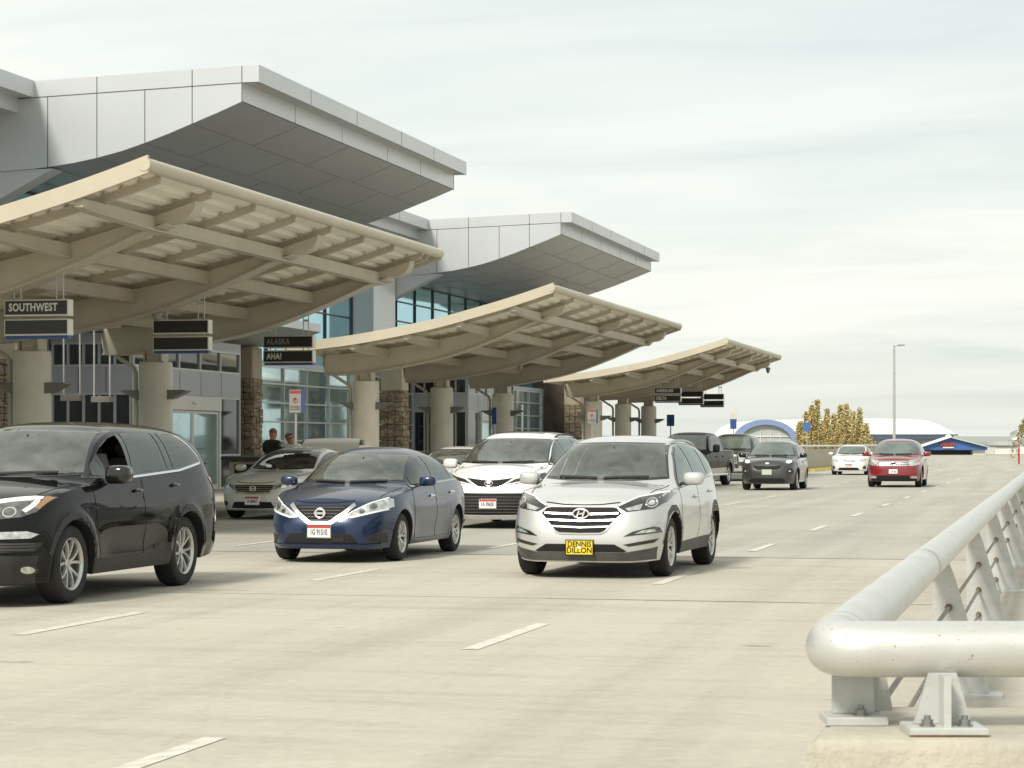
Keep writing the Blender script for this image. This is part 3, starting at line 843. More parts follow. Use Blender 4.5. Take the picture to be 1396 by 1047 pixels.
for sg in (1, -1):
    m_ = lambda pts: [(y * sg, z) for y, z in pts]
    h = c.panel('headlight', m_([(.30, .595), (.40, .655), (.58, .755), (.74, .835), (.80, .82), (.815, .72), (.74, .675), (.50, .615), (.36, .578)]), 'F', 'lamp_clear', .006, res=.035)
    c.ribbon('lamp_strip', m_([(.31, .598), (.42, .592), (.60, .638), (.78, .69)]), 'F', .022, 'lamp_white', .011, h)
    c.ribbon('lamp_strip', m_([(.31, .60), (.44, .68), (.60, .768), (.76, .832)]), 'F', .012, 'lamp_white', .011, h)
    c.ribbon('lamp_ring', m_(ell(.645, .725, .052, .046, 16)), 'F', .012, 'chrome', .012, h, closed=True)
    c.panel('projector', m_(ell(.645, .725, .038, .033, 14)), 'F', 'lamp_smoke', .0105, h)
    c.panel('indicator', m_(ell(.53, .665, .032, .028, 12)), 'F', 'lamp_smoke', .0105, h)
    c.panel('bumper_slot', m_([(.58, .36), (.82, .38), (.82, .265), (.66, .255)]), 'F', 'black_plastic', .006)
g = c.panel('grille', mirror_poly([(0, .735), (.34, .745), (.40, .735), (.15, .515), (0, .51)]), 'F', 'grille_dark', .005)
for k in range(5):
    z0 = .555 + .04 * k; hw_ = (z0 - .50) * 1.12 + .07
    c.ribbon('grille_bar', [(-hw_, z0), (0, z0), (hw_, z0)], 'F', .010, 'grey_plastic', .012, g)
c.ribbon('grille_surround', [(-.43, .752), (-.30, .63), (-.16, .53), (-.12, .515), (.12, .515), (.16, .53), (.30, .63), (.43, .752)], 'F', .05, 'satin_chrome', .016, g)
c.emblem(.645, .062, .058, [((-.078, 0), (.078, 0), .030)], th=.013, fwd=.02)
c.panel('lower_grille', mirror_poly([(0, .385), (.38, .385), (.42, .37), (.50, .262), (0, .262)]), 'F', 'grille_dark', .006)
c.ribbon('bumper_lip', [(-.80, .235), (-.55, .23), (-.48, .238), (0, .232), (.48, .238), (.55, .23), (.80, .235)], 'F', .035, 'paint_blue', .018)
c.panel('sensor_cover', [(.18, .28), (.33, .28), (.33, .35), (.18, .35)], 'F', 'gloss_black', .014)
c.mirrors(1.66, .985, 1.04, (.15, .115, .068))
c.wheels(5, double=True, rr=.66, width=.205)
c.plate(.415, '1G 9151E')
c.both('tail_light', [(4.15, .93), (4.50, .93), (4.55, .78), (4.40, .72)], 'L', 'lamp_red', .007)

# --- black three-row SUV cut by the left edge of the picture
sp = dict(L=4.94, W=1.995, wb=2.82, fo=.98, Rw=.382, Ra=.43, paint='paint_black', cut=True, nf=5.5, nr=10, tumble=19, nc=5.2, flare=.022,
  zs=[(0, .90), (.2, .97), (.5, 1.04), (1.0, 1.10), (1.4, 1.13), (2.4, 1.165), (3.4, 1.19), (4.2, 1.22), (4.7, 1.18), (4.94, 1.02)],
  zc=[(0, .95), (.12, 1.02), (.4, 1.10), (.9, 1.175), (1.25, 1.22), (1.45, 1.32), (1.8, 1.53), (2.1, 1.68), (2.4, 1.745), (2.9, 1.775), (3.6, 1.765), (4.3, 1.72), (4.55, 1.65), (4.75, 1.38), (4.88, 1.2), (4.94, 1.04)],
  crown=[(0, .03), (.9, .05), (1.25, .10), (1.5, .12), (2.1, .08), (2.5, .045), (4.3, .05), (4.94, .03)],
  nose=[(.15, -.12), (.30, -.03), (.48, .0), (.65, -.02), (.85, -.07), (.98, -.14), (1.1, -.24), (1.2, -.3)],
  tail=[(.2, -.12), (.5, 0), (.8, 0), (1.1, -.05), (1.25, -.1)],
  wp=[(.15, .90), (.28, .945), (.45, .985), (.7, 1.0), (.95, .992), (1.08, .965), (1.2, .94), (1.3, .92)],
  sill=[(0, .21), (.5, .22), (1.4, .255), (3.5, .26), (4.4, .29), (4.94, .33)], groove=[(.52, .13, .024), (.98, .04, .012)])
c = car('suv', 'black family SUV with chrome window line and its driver window open', 'car', -10.26, 21.8, sp, -.012)
wl = [(1.46, 1.20), (1.65, 1.38), (2.0, 1.60), (2.3, 1.675), (2.7, 1.70), (3.43, 1.69), (4.0, 1.645), (4.22, 1.53), (4.38, 1.40), (4.40, 1.33), (3.72, 1.255), (2.52, 1.205)]
c.windows(wl, [[(2.50, 1.235), (2.62, 1.67), (3.36, 1.66), (3.36, 1.265)], [(3.58, 1.275), (3.56, 1.65), (3.98, 1.615), (4.18, 1.51), (4.32, 1.39), (4.33, 1.345)], [(3.41, 1.268), (3.41, 1.66), (3.51, 1.652), (3.53, 1.272)]], 'car_glass_dark', chrome='chrome', chrome_line=[(1.48, 1.215), (1.65, 1.39), (2.0, 1.605), (2.3, 1.68), (2.7, 1.705), (3.43, 1.695), (4.0, 1.65), (4.225, 1.535), (4.385, 1.40), (4.405, 1.33), (3.72, 1.252), (2.52, 1.202), (2.10, 1.19)])
# open driver window: dark opening with the seat back and headrest behind it, quarter glass in front
c.panel('window', [(1.60, 1.228), (1.72, 1.38), (1.80, 1.45), (1.80, 1.22)], 'L', 'pane_tint', .007, skirt=0)
c.panel('window', [(1.60, 1.225), (1.72, 1.38), (2.0, 1.56), (2.50, 1.65), (2.42, 1.235)], 'R', 'pane_tint', .007, skirt=0)
ow = [(c.xF - u, min(z, c.zedge(u))) for u, z in [(1.86, 1.225), (1.90, 1.50), (2.0, 1.56), (2.3, 1.635), (2.50, 1.65), (2.42, 1.24)]]
tr = [o for o in c.root.children if o.name.startswith('window_trim')][0]
cut_opening(tr.data, 'L', [ow], 0); c.cuts.append(('L', [ow]))
for ax_, pl_ in (('L', [(1.60, 1.228), (1.72, 1.38), (1.80, 1.45), (1.80, 1.22)]), ('R', [(1.60, 1.225), (1.72, 1.38), (2.0, 1.56), (2.50, 1.65), (2.42, 1.235)])):
    q_ = [(c.xF - u, min(z, c.zedge(u))) for u, z in pl_]; tr = [o for o in c.root.children if o.name.startswith('window_trim')][0 if ax_ == 'L' else 1]
    cut_opening(tr.data, ax_, [q_], 0); c.cuts.append((ax_, [q_]))
c.windscreen(1.235, .83, 1.68, .66)
c.wiper(1.225, .78)
c.doors([[(1.62, .40), (1.47, .70), (1.44, 1.165), (2.3, 1.185), (2.62, 1.19), (2.64, .38)], [(2.67, .38), (2.65, 1.195), (3.5, 1.225), (3.78, 1.235), (3.74, 1.0), (3.52, .72), (3.42, .40)]], [(2.50, 1.06), (3.50, 1.10)], hm='gloss_black')
c.both('wheel_arch_trim', [(1.43, .26), (1.45, .50), (1.36, .70), (1.22, .83), (1.05, .885), (.88, .88), (.72, .81), (.59, .68), (.50, .50), (.545, .46), (.60, .60), (.70, .72), (.84, .80), (.98, .815), (1.12, .79), (1.25, .71), (1.35, .58), (1.40, .42), (1.40, .26)], 'L', 'black_plastic', .007)
c.both('wheel_arch_trim', [(3.40, .26), (3.39, .50), (3.46, .69), (3.58, .81), (3.74, .885), (3.92, .88), (4.07, .81), (4.20, .68), (4.28, .50), (4.25, .42), (4.20, .58), (4.10, .71), (3.97, .79), (3.82, .815), (3.67, .79), (3.54, .70), (3.45, .56), (3.42, .40)], 'L', 'black_plastic', .007)
c.both('sill_trim', [(1.44, .265), (1.45, .40), (3.40, .415), (3.40, .27)], 'L', 'black_plastic', .009)
c.panel('chin', mirror_poly([(0, .21), (.5, .214), (.84, .23), (.90, .49), (.60, .50), (0, .50)]), 'F', 'black_plastic', .008)
g = c.panel('grille', mirror_poly([(0, .98), (.42, .98), (.44, .84), (.36, .70), (0, .69)]), 'F', 'grille_dark', .006)
c.ribbon('grille_bar', [(-.44, .93), (0, .935), (.44, .93)], 'F', .05, 'satin_chrome', .02, g)
c.ribbon('grille_bar', [(-.43, .82), (0, .82), (.43, .82)], 'F', .03, 'black_plastic', .02, g)
for sg in (1, -1):
    m_ = lambda pts: [(y * sg, z) for y, z in pts]
    h = c.panel('headlight', m_([(.44, .985), (.70, 1.025), (.90, 1.045), (.935, 1.03), (.875, .90), (.80, .855), (.62, .835), (.45, .84)]), 'F', 'lamp_smoke', .006, res=.04)
    c.ribbon('lamp_strip', m_([(.45, .975), (.70, 1.012), (.86, 1.025), (.845, .96), (.80, .905)]), 'F', .038, 'lamp_white', .012, h)
    c.panel('indicator', m_([(.89, 1.035), (.925, 1.03), (.885, .925), (.86, .93)]), 'F', 'lamp_amber', .013, h)
    for yy in (.55, .70): c.ribbon('lamp_ring', m_(ell(yy, .90, .05, .042, 16)), 'F', .012, 'chrome', .012, h, closed=True)
    c.panel('fog_strip', m_([(.52, .648), (.86, .655), (.90, .69), (.84, .722), (.52, .715)]), 'F', 'lamp_clear', .009)
    v_ = c.panel('bumper_vent', m_([(.52, .525), (.88, .53), (.92, .61), (.52, .622)]), 'F', 'black_plastic', .007)
    for zz in (.55, .58, .605): c.ribbon('vent_slat', m_([(.53, zz), (.88, zz)]), 'F', .010, 'grey_plastic', .014, v_)
    f = c.panel('fog_lamp', m_(ell(.82, .36, .062, .055, 18)), 'F', 'gloss_black', .012)
    c.panel('lamp', m_(ell(.83, .36, .036, .034, 16)), 'F', 'lamp_clear', .018, f)
c.mirrors(1.78, 1.085, 1.235, (.20, .13, .095), 'gloss_black')
c.wheels(5, double=True, rr=.665, width=.245)
c.plate(.58, '', band=None, bg='plate_black', ink='plate_black', lines=[])
c.both('tail_light', [(4.55, 1.17), (4.80, 1.16), (4.86, 1.0), (4.78, .98)], 'L', 'lamp_red', .007)

# --- white minivan behind the blue and the silver car
sp = dict(L=5.175, W=1.995, wb=3.06, fo=.97, Rw=.355, Ra=.40, paint='paint_white', cut=True, nf=4.6, nr=6.5, tumble=19, nc=5.2, flare=.018,
  zs=[(0, .86), (.2, .93), (.5, 1.0), (1.0, 1.055), (1.4, 1.09), (2.4, 1.12), (3.6, 1.14), (4.6, 1.16), (5.0, 1.12), (5.175, 1.0)],
  zc=[(0, .90), (.12, .965), (.35, 1.05), (.75, 1.14), (1.02, 1.175), (1.2, 1.26), (1.6, 1.47), (2.0, 1.645), (2.3, 1.725), (2.9, 1.775), (3.6, 1.775), (4.5, 1.74), (4.85, 1.65), (5.0, 1.4), (5.12, 1.15), (5.175, 1.02)],
  crown=[(0, .03), (.8, .05), (1.05, .10), (1.3, .13), (2.0, .09), (2.5, .05), (4.5, .05), (5.175, .03)],
  nose=[(.15, -.10), (.28, -.02), (.40, .0), (.60, -.02), (.80, -.08), (.90, -.14), (1.05, -.26), (1.2, -.32)],
  tail=[(.2, -.12), (.5, 0), (.8, 0), (1.1, -.05), (1.25, -.1)],
  wp=[(.15, .91), (.25, .945), (.42, .985), (.65, 1.0), (.9, .992), (1.05, .965), (1.15, .945), (1.3, .92)],
  sill=[(0, .17), (.5, .18), (1.4, .20), (3.6, .205), (4.6, .24), (5.175, .28)], groove=[(.45, .12, .022)])
c = car('minivan', 'white minivan with big black lower grille, behind the blue sedan', 'minivan', -10.10, 42.3, sp)
c.windows([(1.25, 1.14), (1.55, 1.33), (1.95, 1.53), (2.4, 1.64), (3.2, 1.665), (4.4, 1.63), (4.75, 1.52), (4.9, 1.22), (3.6, 1.19), (2.2, 1.16)],
          [[(1.40, 1.165), (1.6, 1.32), (1.98, 1.505), (2.35, 1.60), (2.45, 1.195)], [(2.53, 1.20), (2.45, 1.62), (3.2, 1.64), (3.55, 1.635), (3.60, 1.215)], [(3.68, 1.22), (3.63, 1.635), (4.38, 1.60), (4.68, 1.50), (4.80, 1.25)]])
c.windscreen(1.185, .82, 1.625, .695)
c.wiper(1.175, .76)
c.doors([[(1.50, .30), (1.36, .60), (1.34, 1.11), (2.3, 1.14), (2.48, 1.145), (2.50, .28)], [(2.53, .28), (2.52, 1.15), (3.7, 1.175), (3.72, .50), (3.68, .29)]], [(2.28, .98), (2.75, 1.0)])
g = c.panel('grille', mirror_poly([(0, .872), (.15, .88), (.43, .915), (.40, .895), (.22, .775), (.16, .758), (0, .755)]), 'F', 'grille_dark', .006)
c.emblem(.822, .074, .048, rings=[(.026, .042, .0), (.052, .018, .024)], backing='grille_dark', th=.007)
g = c.panel('lower_grille', mirror_poly([(0, .64), (.62, .645), (.70, .61), (.735, .46), (.70, .26), (0, .25)]), 'F', 'grille_dark', .006)
for k in range(6):
    z0 = .30 + .055 * k; c.ribbon('grille_bar', [(-.69, z0), (0, z0), (.69, z0)], 'F', .012, 'grey_plastic', .016, g)
c.ribbon('bumper_bar', [(-.78, .225), (-.70, .218), (0, .205), (.70, .218), (.78, .225)], 'F', .05, 'chrome', .022)
for sg in (1, -1):
    m_ = lambda pts: [(y * sg, z) for y, z in pts]
    h = c.panel('headlight', m_([(.26, .775), (.47, .895), (.70, .95), (.90, 1.01), (.925, .96), (.88, .87), (.70, .845), (.50, .815)]), 'F', 'lamp_dark', .006, res=.04)
    c.ribbon('lamp_strip', m_([(.28, .785), (.52, .835), (.72, .862), (.87, .89)]), 'F', .016, 'lamp_white', .012, h)
    c.ribbon('lamp_ring', m_(ell(.80, .925, .04, .036, 14)), 'F', .012, 'chrome', .012, h, closed=True); c.ribbon('lamp_ring', m_(ell(.66, .89, .034, .03, 14)), 'F', .01, 'chrome', .012, h, closed=True)
c.mirrors(1.52, 1.11, 1.17, (.18, .135, .09))
c.wheels(5, double=True, rr=.66)
c.plate(.455, '1A 3962K')
c.roof_rails(2.6, 4.5, .66, 'black_plastic', .04)
c.panel('sunroof', [(c.xF - 2.45, -.45), (c.xF - 2.45, .45), (c.xF - 3.1, .47), (c.xF - 3.1, -.47)], 'T', 'car_glass_dark', .005)

# --- grey-beige sedan at the kerb with its boot lid up
def small_sedan(name, label, t, y, L, paint_, lid=False, yaw=0.0):
    sp = dict(L=L, W=1.84, wb=2.775, fo=.96, Rw=.33, Ra=.375, paint=paint_, cut=y < 100, nf=4.6, nr=5.5, tumble=20, nc=4.4, flare=.016,
      zs=[(0, .70), (.2, .76), (.5, .835), (1.0, .895), (1.4, .93), (2.2, .955), (3.2, .975), (4.0, .985), (4.5, .96), (L, .88)],
      zc=[(0, .73), (.12, .79), (.35, .86), (.85, .945), (1.28, .995), (1.5, 1.09), (1.85, 1.27), (2.15, 1.39), (2.45, 1.445), (2.8, 1.467), (3.2, 1.44), (3.55, 1.37), (3.9, 1.21), (4.2, 1.09), (4.5, 1.06), (4.75, 1.0), (L, .9)],
      crown=[(0, .03), (.9, .055), (1.28, .10), (1.55, .12), (2.1, .08), (2.6, .05), (3.4, .05), (4.0, .06), (4.3, .03), (L, .03)],
      nose=[(.14, -.09), (.24, -.02), (.34, .0), (.50, -.01), (.62, -.05), (.74, -.12), (.85, -.22), (1.0, -.3)],
      tail=[(.2, -.12), (.4, 0), (.7, 0), (.95, -.06), (1.05, -.1)],
      wp=[(.15, .90), (.22, .94), (.38, .98), (.58, 1.0), (.75, .995), (.88, .97), (.98, .94), (1.1, .915)],
      sill=[(0, .185), (.5, .19), (1.3, .20), (3.3, .205), (4.2, .24), (L, .28)], groove=[(.40, .10, .02), (.78, .035, .010)])
    c = car(name, label, 'car', t, y, sp, yaw)
    c.windows([(1.50, .955), (1.70, 1.10), (2.03, 1.27), (2.4, 1.36), (2.85, 1.38), (3.3, 1.335), (3.7, 1.20), (4.0, 1.06), (4.02, 1.02), (3.4, 1.01), (2.3, .985)],
          [[(1.60, .98), (1.74, 1.085), (2.05, 1.245), (2.38, 1.33), (2.52, 1.34), (2.55, 1.01)], [(2.61, 1.015), (2.59, 1.345), (2.9, 1.35), (3.28, 1.305), (3.42, 1.26), (3.52, 1.03)], [(3.58, 1.035), (3.50, 1.235), (3.68, 1.165), (3.88, 1.065), (3.88, 1.045)]], chrome='satin_chrome', chrome_line=[(1.62, 1.06), (2.03, 1.285), (2.4, 1.372), (2.85, 1.392), (3.3, 1.347), (3.7, 1.212), (4.02, 1.06)])
    c.windscreen(1.02, .69, 1.385, .585, bow=.02, glass='car_glass' if not lid else 'car_glass_dark')
    c.wiper(1.0, .65)
    c.doors([[(1.55, .28), (1.45, .55), (1.43, .93), (2.3, .965), (2.54, .975), (2.56, .27)], [(2.59, .27), (2.58, .98), (3.4, .998), (3.72, 1.0), (3.62, .80), (3.42, .58), (3.32, .28)]], [(2.34, .82), (3.40, .85)])
    c.mirrors(1.74, 1.02, 1.03, (.15, .115, .07))
    c.wheels(5, double=True, rr=.66, width=.215)
    return c
c = small_sedan('sedan', 'grey beige sedan at the kerb with its boot lid raised', -15.80, 45.8, 4.86, 'paint_grey_beige', True, -.06)
g = c.panel('grille', mirror_poly([(0, .70), (.43, .70), (.36, .55), (0, .54)]), 'F', 'grille_dark', .006)
for z0, hw_ in ((.665, .41), (.625, .39), (.585, .37)): c.ribbon('grille_bar', [(-hw_, z0), (0, z0), (hw_, z0)], 'F', .016, 'satin_chrome', .014, g)
c.ribbon('grille_bar', [(-.55, .72), (-.43, .66), (-.35, .545), (0, .532), (.35, .545), (.43, .66), (.55, .72)], 'F', .03, 'chrome', .016, g)
c.emblem(.625, .062, .054, [((-.040, .042), (-.028, -.042), .016), ((.040, .042), (.028, -.042), .016), ((-.03, 0), (.03, 0), .016)], backing='grille_dark', th=.008)
c.panel('lower_grille', mirror_poly([(0, .365), (.40, .36), (.47, .235), (0, .225)]), 'F', 'grille_dark', .006)
c.ribbon('bumper_lip', [(-.5, .21), (0, .205), (.5, .21)], 'F', .02, 'chrome', .012)
for sg in (1, -1):
    m_ = lambda pts: [(y * sg, z) for y, z in pts]
    h = c.panel('headlight', m_([(.44, .70), (.62, .79), (.79, .83), (.845, .79), (.80, .70), (.62, .645), (.42, .60)]), 'F', 'lamp_clear', .006, res=.04)
    c.panel('projector', m_(ell(.67, .725, .045, .042, 14)), 'F', 'lamp_dark', .010, h)
    c.panel('reflector', m_([(.47, .68), (.57, .72), (.57, .655), (.46, .63)]), 'F', 'lamp_smoke', .010, h)
    c.panel('fog_lamp', m_([(.56, .36), (.78, .40), (.77, .31), (.58, .285)]), 'F', 'black_plastic', .006)
    c.ribbon('fog_strip', m_([(.79, .40), (.775, .31)]), 'F', .02, 'chrome', .012)
c.plate(.385, '1A 8046T')
# raised boot lid, hinged below the rear window
mb = MB(); rows = []; rows2 = []
for i in range(9):
    k = i / 8; row = []; row2 = []
    for j in range(13):
        yy = -.70 + 1.40 * j / 12; cy = 1 - (yy / .70) ** 2
        d = .78 * k
        x = c.xF - 4.02 - .42 * k - .05 * cy * k; z = 1.10 + .54 * math.sin(k * 1.45) + .045 * cy * (1 - .3 * k)
        yy2 = yy * (1 - .10 * k * k)
        row.append((x, yy2, z)); row2.append((x - .045, yy2 * .97, z - .02 - .03 * k))
    rows.append(row); rows2.append(row2)
mb.grid(rows); mb.grid(rows2)
ring = lambda R_: [R_[0][j] for j in range(13)] + [R_[i][12] for i in range(1, 9)] + [R_[8][j] for j in range(11, -1, -1)] + [R_[i][0] for i in range(7, 0, -1)]
mb.loft([ring(rows), ring(rows2)])
lid = mb.build('boot_lid', 'paint_grey_beige', c.root, ang=50)
for sg in (1, -1):
    mb = MB(); mb.bbox(c.xF - 4.52, c.xF - 4.40, sg * .66 - .07, sg * .66 + .07, 1.50, 1.63, .02); mb.build('tail_light', 'lamp_smoke', lid)

c0_ = c
c = small_sedan('sedan', 'white sedan parked at the kerb, mostly hidden behind the white minivan', -15.35, 57.3, 4.80, 'paint_white')
for sg in (1, -1):
    c.panel('headlight', [(y * sg, z) for y, z in [(.44, .68), (.62, .77), (.80, .81), (.82, .72), (.62, .64), (.45, .61)]], 'F', 'lamp_clear', .006)
g = c.panel('grille', mirror_poly([(0, .69), (.40, .69), (.34, .58), (0, .57)]), 'F', 'grille_dark', .006)
c.panel('lower_grille', mirror_poly([(0, .40), (.5, .39), (.55, .26), (0, .25)]), 'F', 'grille_dark', .006)
c.plate(.46, '1A 5530')

c = small_sedan('sedan', 'white sedan driving far down the road beside the red car', -10.1, 113.1, 4.82, 'paint_white')
for sg in (1, -1):
    m_ = lambda pts: [(y * sg, z) for y, z in pts]
    c.panel('headlight', m_([(.46, .70), (.62, .78), (.80, .84), (.84, .76), (.74, .67), (.55, .65)]), 'F', 'lamp_clear', .006)
    c.panel('bumper_slot', m_([(.66, .40), (.80, .46), (.80, .30), (.70, .28)]), 'F', 'black_plastic', .006)
g = c.panel('grille', mirror_poly([(0, .70), (.30, .70), (.36, .67), (.20, .60), (0, .585)]), 'F', 'grille_dark', .006)
c.ribbon('grille_bar', [(-.40, .70), (-.18, .62), (0, .605), (.18, .62), (.40, .70)], 'F', .03, 'chrome', .014, g)
c.emblem(.66, .06, .042, rings=[(.022, .036, 0)])
c.panel('lower_grille', mirror_poly([(0, .37), (.46, .36), (.52, .24), (0, .23)]), 'F', 'grille_dark', .006)
c.plate(.44, '1A 7718', holder='plate_black')

# --- graphite crossover with its lamps on
sp = dict(L=4.48, W=1.855, wb=2.67, fo=.92, Rw=.35, Ra=.40, paint='paint_graphite', nf=4.6, nr=6.5, tumble=21, nc=4.8, flare=.02,
  zs=[(0, .80), (.2, .90), (.5, .985), (.9, 1.02), (1.3, 1.04), (2.2, 1.07), (3.2, 1.12), (3.9, 1.16), (4.3, 1.10), (4.48, .98)],
  zc=[(0, .85), (.12, .94), (.35, 1.02), (.8, 1.085), (1.15, 1.12), (1.3, 1.19), (1.65, 1.40), (1.95, 1.545), (2.2, 1.61), (2.6, 1.635), (3.2, 1.62), (3.8, 1.56), (4.0, 1.5), (4.2, 1.3), (4.36, 1.14), (4.48, 1.0)],
  crown=[(0, .03), (.8, .06), (1.15, .10), (1.4, .12), (1.9, .08), (2.3, .045), (3.9, .05), (4.48, .03)],
  nose=[(.15, -.10), (.30, -.03), (.45, .0), (.60, -.01), (.75, -.05), (.88, -.13), (1.0, -.24), (1.1, -.3)],
  tail=[(.2, -.12), (.45, 0), (.7, 0), (1.0, -.06), (1.15, -.1)],
  wp=[(.15, .90), (.25, .945), (.4, .985), (.6, 1.0), (.85, .995), (.98, .97), (1.06, .945), (1.2, .92)],
  sill=[(0, .21), (.5, .22), (1.3, .25), (3.2, .25), (4.0, .27), (4.48, .30)], groove=[(.45, .12, .02)])
c = car('crossover', 'dark grey crossover with both headlights lit, beyond the silver crossover', 'car', -9.43, 76.5, sp)
wa = [(1.38, 1.055), (1.62, 1.20), (1.98, 1.41), (2.3, 1.52), (2.8, 1.545), (3.3, 1.51), (3.72, 1.42), (3.95, 1.30), (4.0, 1.21), (3.3, 1.15), (2.3, 1.09)]
wpn = [[(1.46, 1.075), (1.66, 1.19), (2.0, 1.39), (2.3, 1.49), (2.47, 1.505), (2.50, 1.11)], [(2.56, 1.115), (2.54, 1.51), (2.9, 1.515), (3.28, 1.48), (3.32, 1.165)], [(3.38, 1.17), (3.34, 1.47), (3.68, 1.395), (3.88, 1.28), (3.92, 1.225)]]
c.windows(wa, wpn); c.windscreen(1.13, .76, 1.535, .61); c.wiper(1.12, .7)
c.doors([[(1.52, .35), (1.40, .62), (1.38, 1.03), (2.3, 1.07), (2.5, 1.085), (2.50, .33)], [(2.53, .33), (2.53, 1.09), (3.3, 1.13), (3.62, 1.14), (3.60, .95), (3.35, .70), (3.22, .36)]], [(2.28, .92), (3.3, .97)])
g = c.panel('grille', mirror_poly([(0, .79), (.30, .80), (.46, .815), (.44, .74), (.34, .68), (0, .67)]), 'F', 'grille_dark', .006)
c.panel('emblem', ell(0, .88, .065, .03, 16), 'F', 'satin_chrome', .014)
c.panel('lower_grille', mirror_poly([(0, .40), (.5, .40), (.62, .30), (.5, .25), (0, .24)]), 'F', 'grille_dark', .006)
for sg in (1, -1):
    m_ = lambda pts: [(y * sg, z) for y, z in pts]
    h = c.panel('headlight', m_([(.50, .90), (.62, .97), (.80, 1.02), (.87, 1.0), (.82, .93), (.62, .87)]), 'F', 'lamp_smoke', .006)
    c.panel('lamp', m_(ell(.68, .935, .075, .042, 14)), 'F', 'lamp_lit', .012, h)
    f = c.panel('fog_lamp', m_(ell(.72, .62, .10, .11, 18)), 'F', 'black_plastic', .008)
    c.ribbon('lamp_ring', m_(ell(.72, .62, .10, .11, 18)), 'F', .012, 'grey_plastic', .014, f, closed=True)
    c.panel('lamp', m_(ell(.72, .63, .03, .03, 10)), 'F', 'lamp_clear', .014, f)
c.mirrors(1.62, 1.02, 1.14, (.17, .125, .08), 'gloss_black')
c.wheels(5, double=True, rr=.66); c.plate(.60, '', band=None, bg='plate_green', lines=[])
c.both('tail_light', [(3.95, 1.06), (4.30, 1.10), (4.40, 1.02), (4.36, .93)], 'L', 'lamp_red', .007)

# --- red crossover
sp = dict(L=4.72, W=1.93, wb=2.82, fo=.95, Rw=.368, Ra=.42, paint='paint_red', nf=4.8, nr=6.5, tumble=20, nc=4.8, flare=.018,
  zs=[(0, .86), (.2, .94), (.5, 1.0), (1.0, 1.03), (1.4, 1.05), (2.4, 1.08), (3.4, 1.11), (4.1, 1.14), (4.5, 1.10), (4.72, .98)],
  zc=[(0, .90), (.12, .98), (.4, 1.06), (.8, 1.105), (1.1, 1.13), (1.28, 1.22), (1.65, 1.43), (2.0, 1.60), (2.3, 1.67), (2.8, 1.70), (3.5, 1.68), (4.1, 1.60), (4.35, 1.45), (4.55, 1.2), (4.72, 1.0)],
  crown=[(0, .03), (.8, .05), (1.1, .10), (1.4, .12), (2.0, .08), (2.4, .045), (4.1, .05), (4.72, .03)],
  nose=[(.15, -.10), (.30, -.03), (.45, .0), (.65, -.01), (.82, -.05), (.95, -.13), (1.05, -.24), (1.2, -.3)],
  tail=[(.2, -.12), (.45, 0), (.7, 0), (1.0, -.06), (1.15, -.1)],
  wp=[(.15, .90), (.25, .945), (.4, .985), (.6, 1.0), (.9, .995), (1.0, .97), (1.1, .945), (1.2, .92)],
  sill=[(0, .21), (.5, .22), (1.3, .25), (3.3, .25), (4.2, .28), (4.72, .30)], groove=[(.45, .12, .02)])
c = car('crossover', 'red crossover with wide chrome bar grille far down the road', 'car', -5.77, 82.6, sp)
sc_ = lambda pl, du, dz: [(u * 1.05 + du, z + dz) for u, z in pl]
c.windows(sc_(wa, -.05, .03), [sc_(q, -.05, .03) for q in wpn]); c.windscreen(1.15, .80, 1.60, .64); c.wiper(1.14, .74)
c.doors([[(1.52, .35), (1.42, .62), (1.40, 1.05), (2.3, 1.09), (2.55, 1.10), (2.55, .33)], [(2.58, .33), (2.58, 1.105), (3.4, 1.14), (3.72, 1.15), (3.70, .95), (3.47, .72), (3.36, .36)]], [(2.32, .93), (3.35, .97)])
g = c.panel('grille', mirror_poly([(0, .93), (.47, .94), (.50, .74), (0, .73)]), 'F', 'grey_plastic', .006)
for z0 in (.90, .835, .77): c.ribbon('grille_bar', [(-.49, z0), (0, z0 - .004), (.49, z0)], 'F', .045, 'chrome', .018, g)
c.emblem(.835, .105, .042, backing='plate_ink', th=.007, fwd=.03)
c.panel('lower_grille', mirror_poly([(0, .42), (.5, .42), (.60, .40), (.78, .36), (.80, .23), (0, .22)]), 'F', 'grille_dark', .007)
for sg in (1, -1):
    m_ = lambda pts: [(y * sg, z) for y, z in pts]
    h = c.panel('headlight', m_([(.51, .94), (.75, .97), (.90, .99), (.92, .90), (.86, .80), (.66, .75), (.52, .75)]), 'F', 'lamp_clear', .006)
    c.panel('indicator', m_([(.78, .96), (.89, .975), (.90, .90), (.80, .88)]), 'F', 'lamp_amber', .011, h)
    f = c.panel('fog_lamp', m_([(.58, .39), (.78, .40), (.80, .32), (.58, .32)]), 'F', 'lamp_clear', .010)
c.mirrors(1.50, 1.08, 1.17, (.18, .13, .09)); c.wheels(5, double=False, rr=.66)
c.plate(.56, '', band=None, bg='plate_white', holder='plate_black', lines=[('1A 24', -.01, .09, .9)])

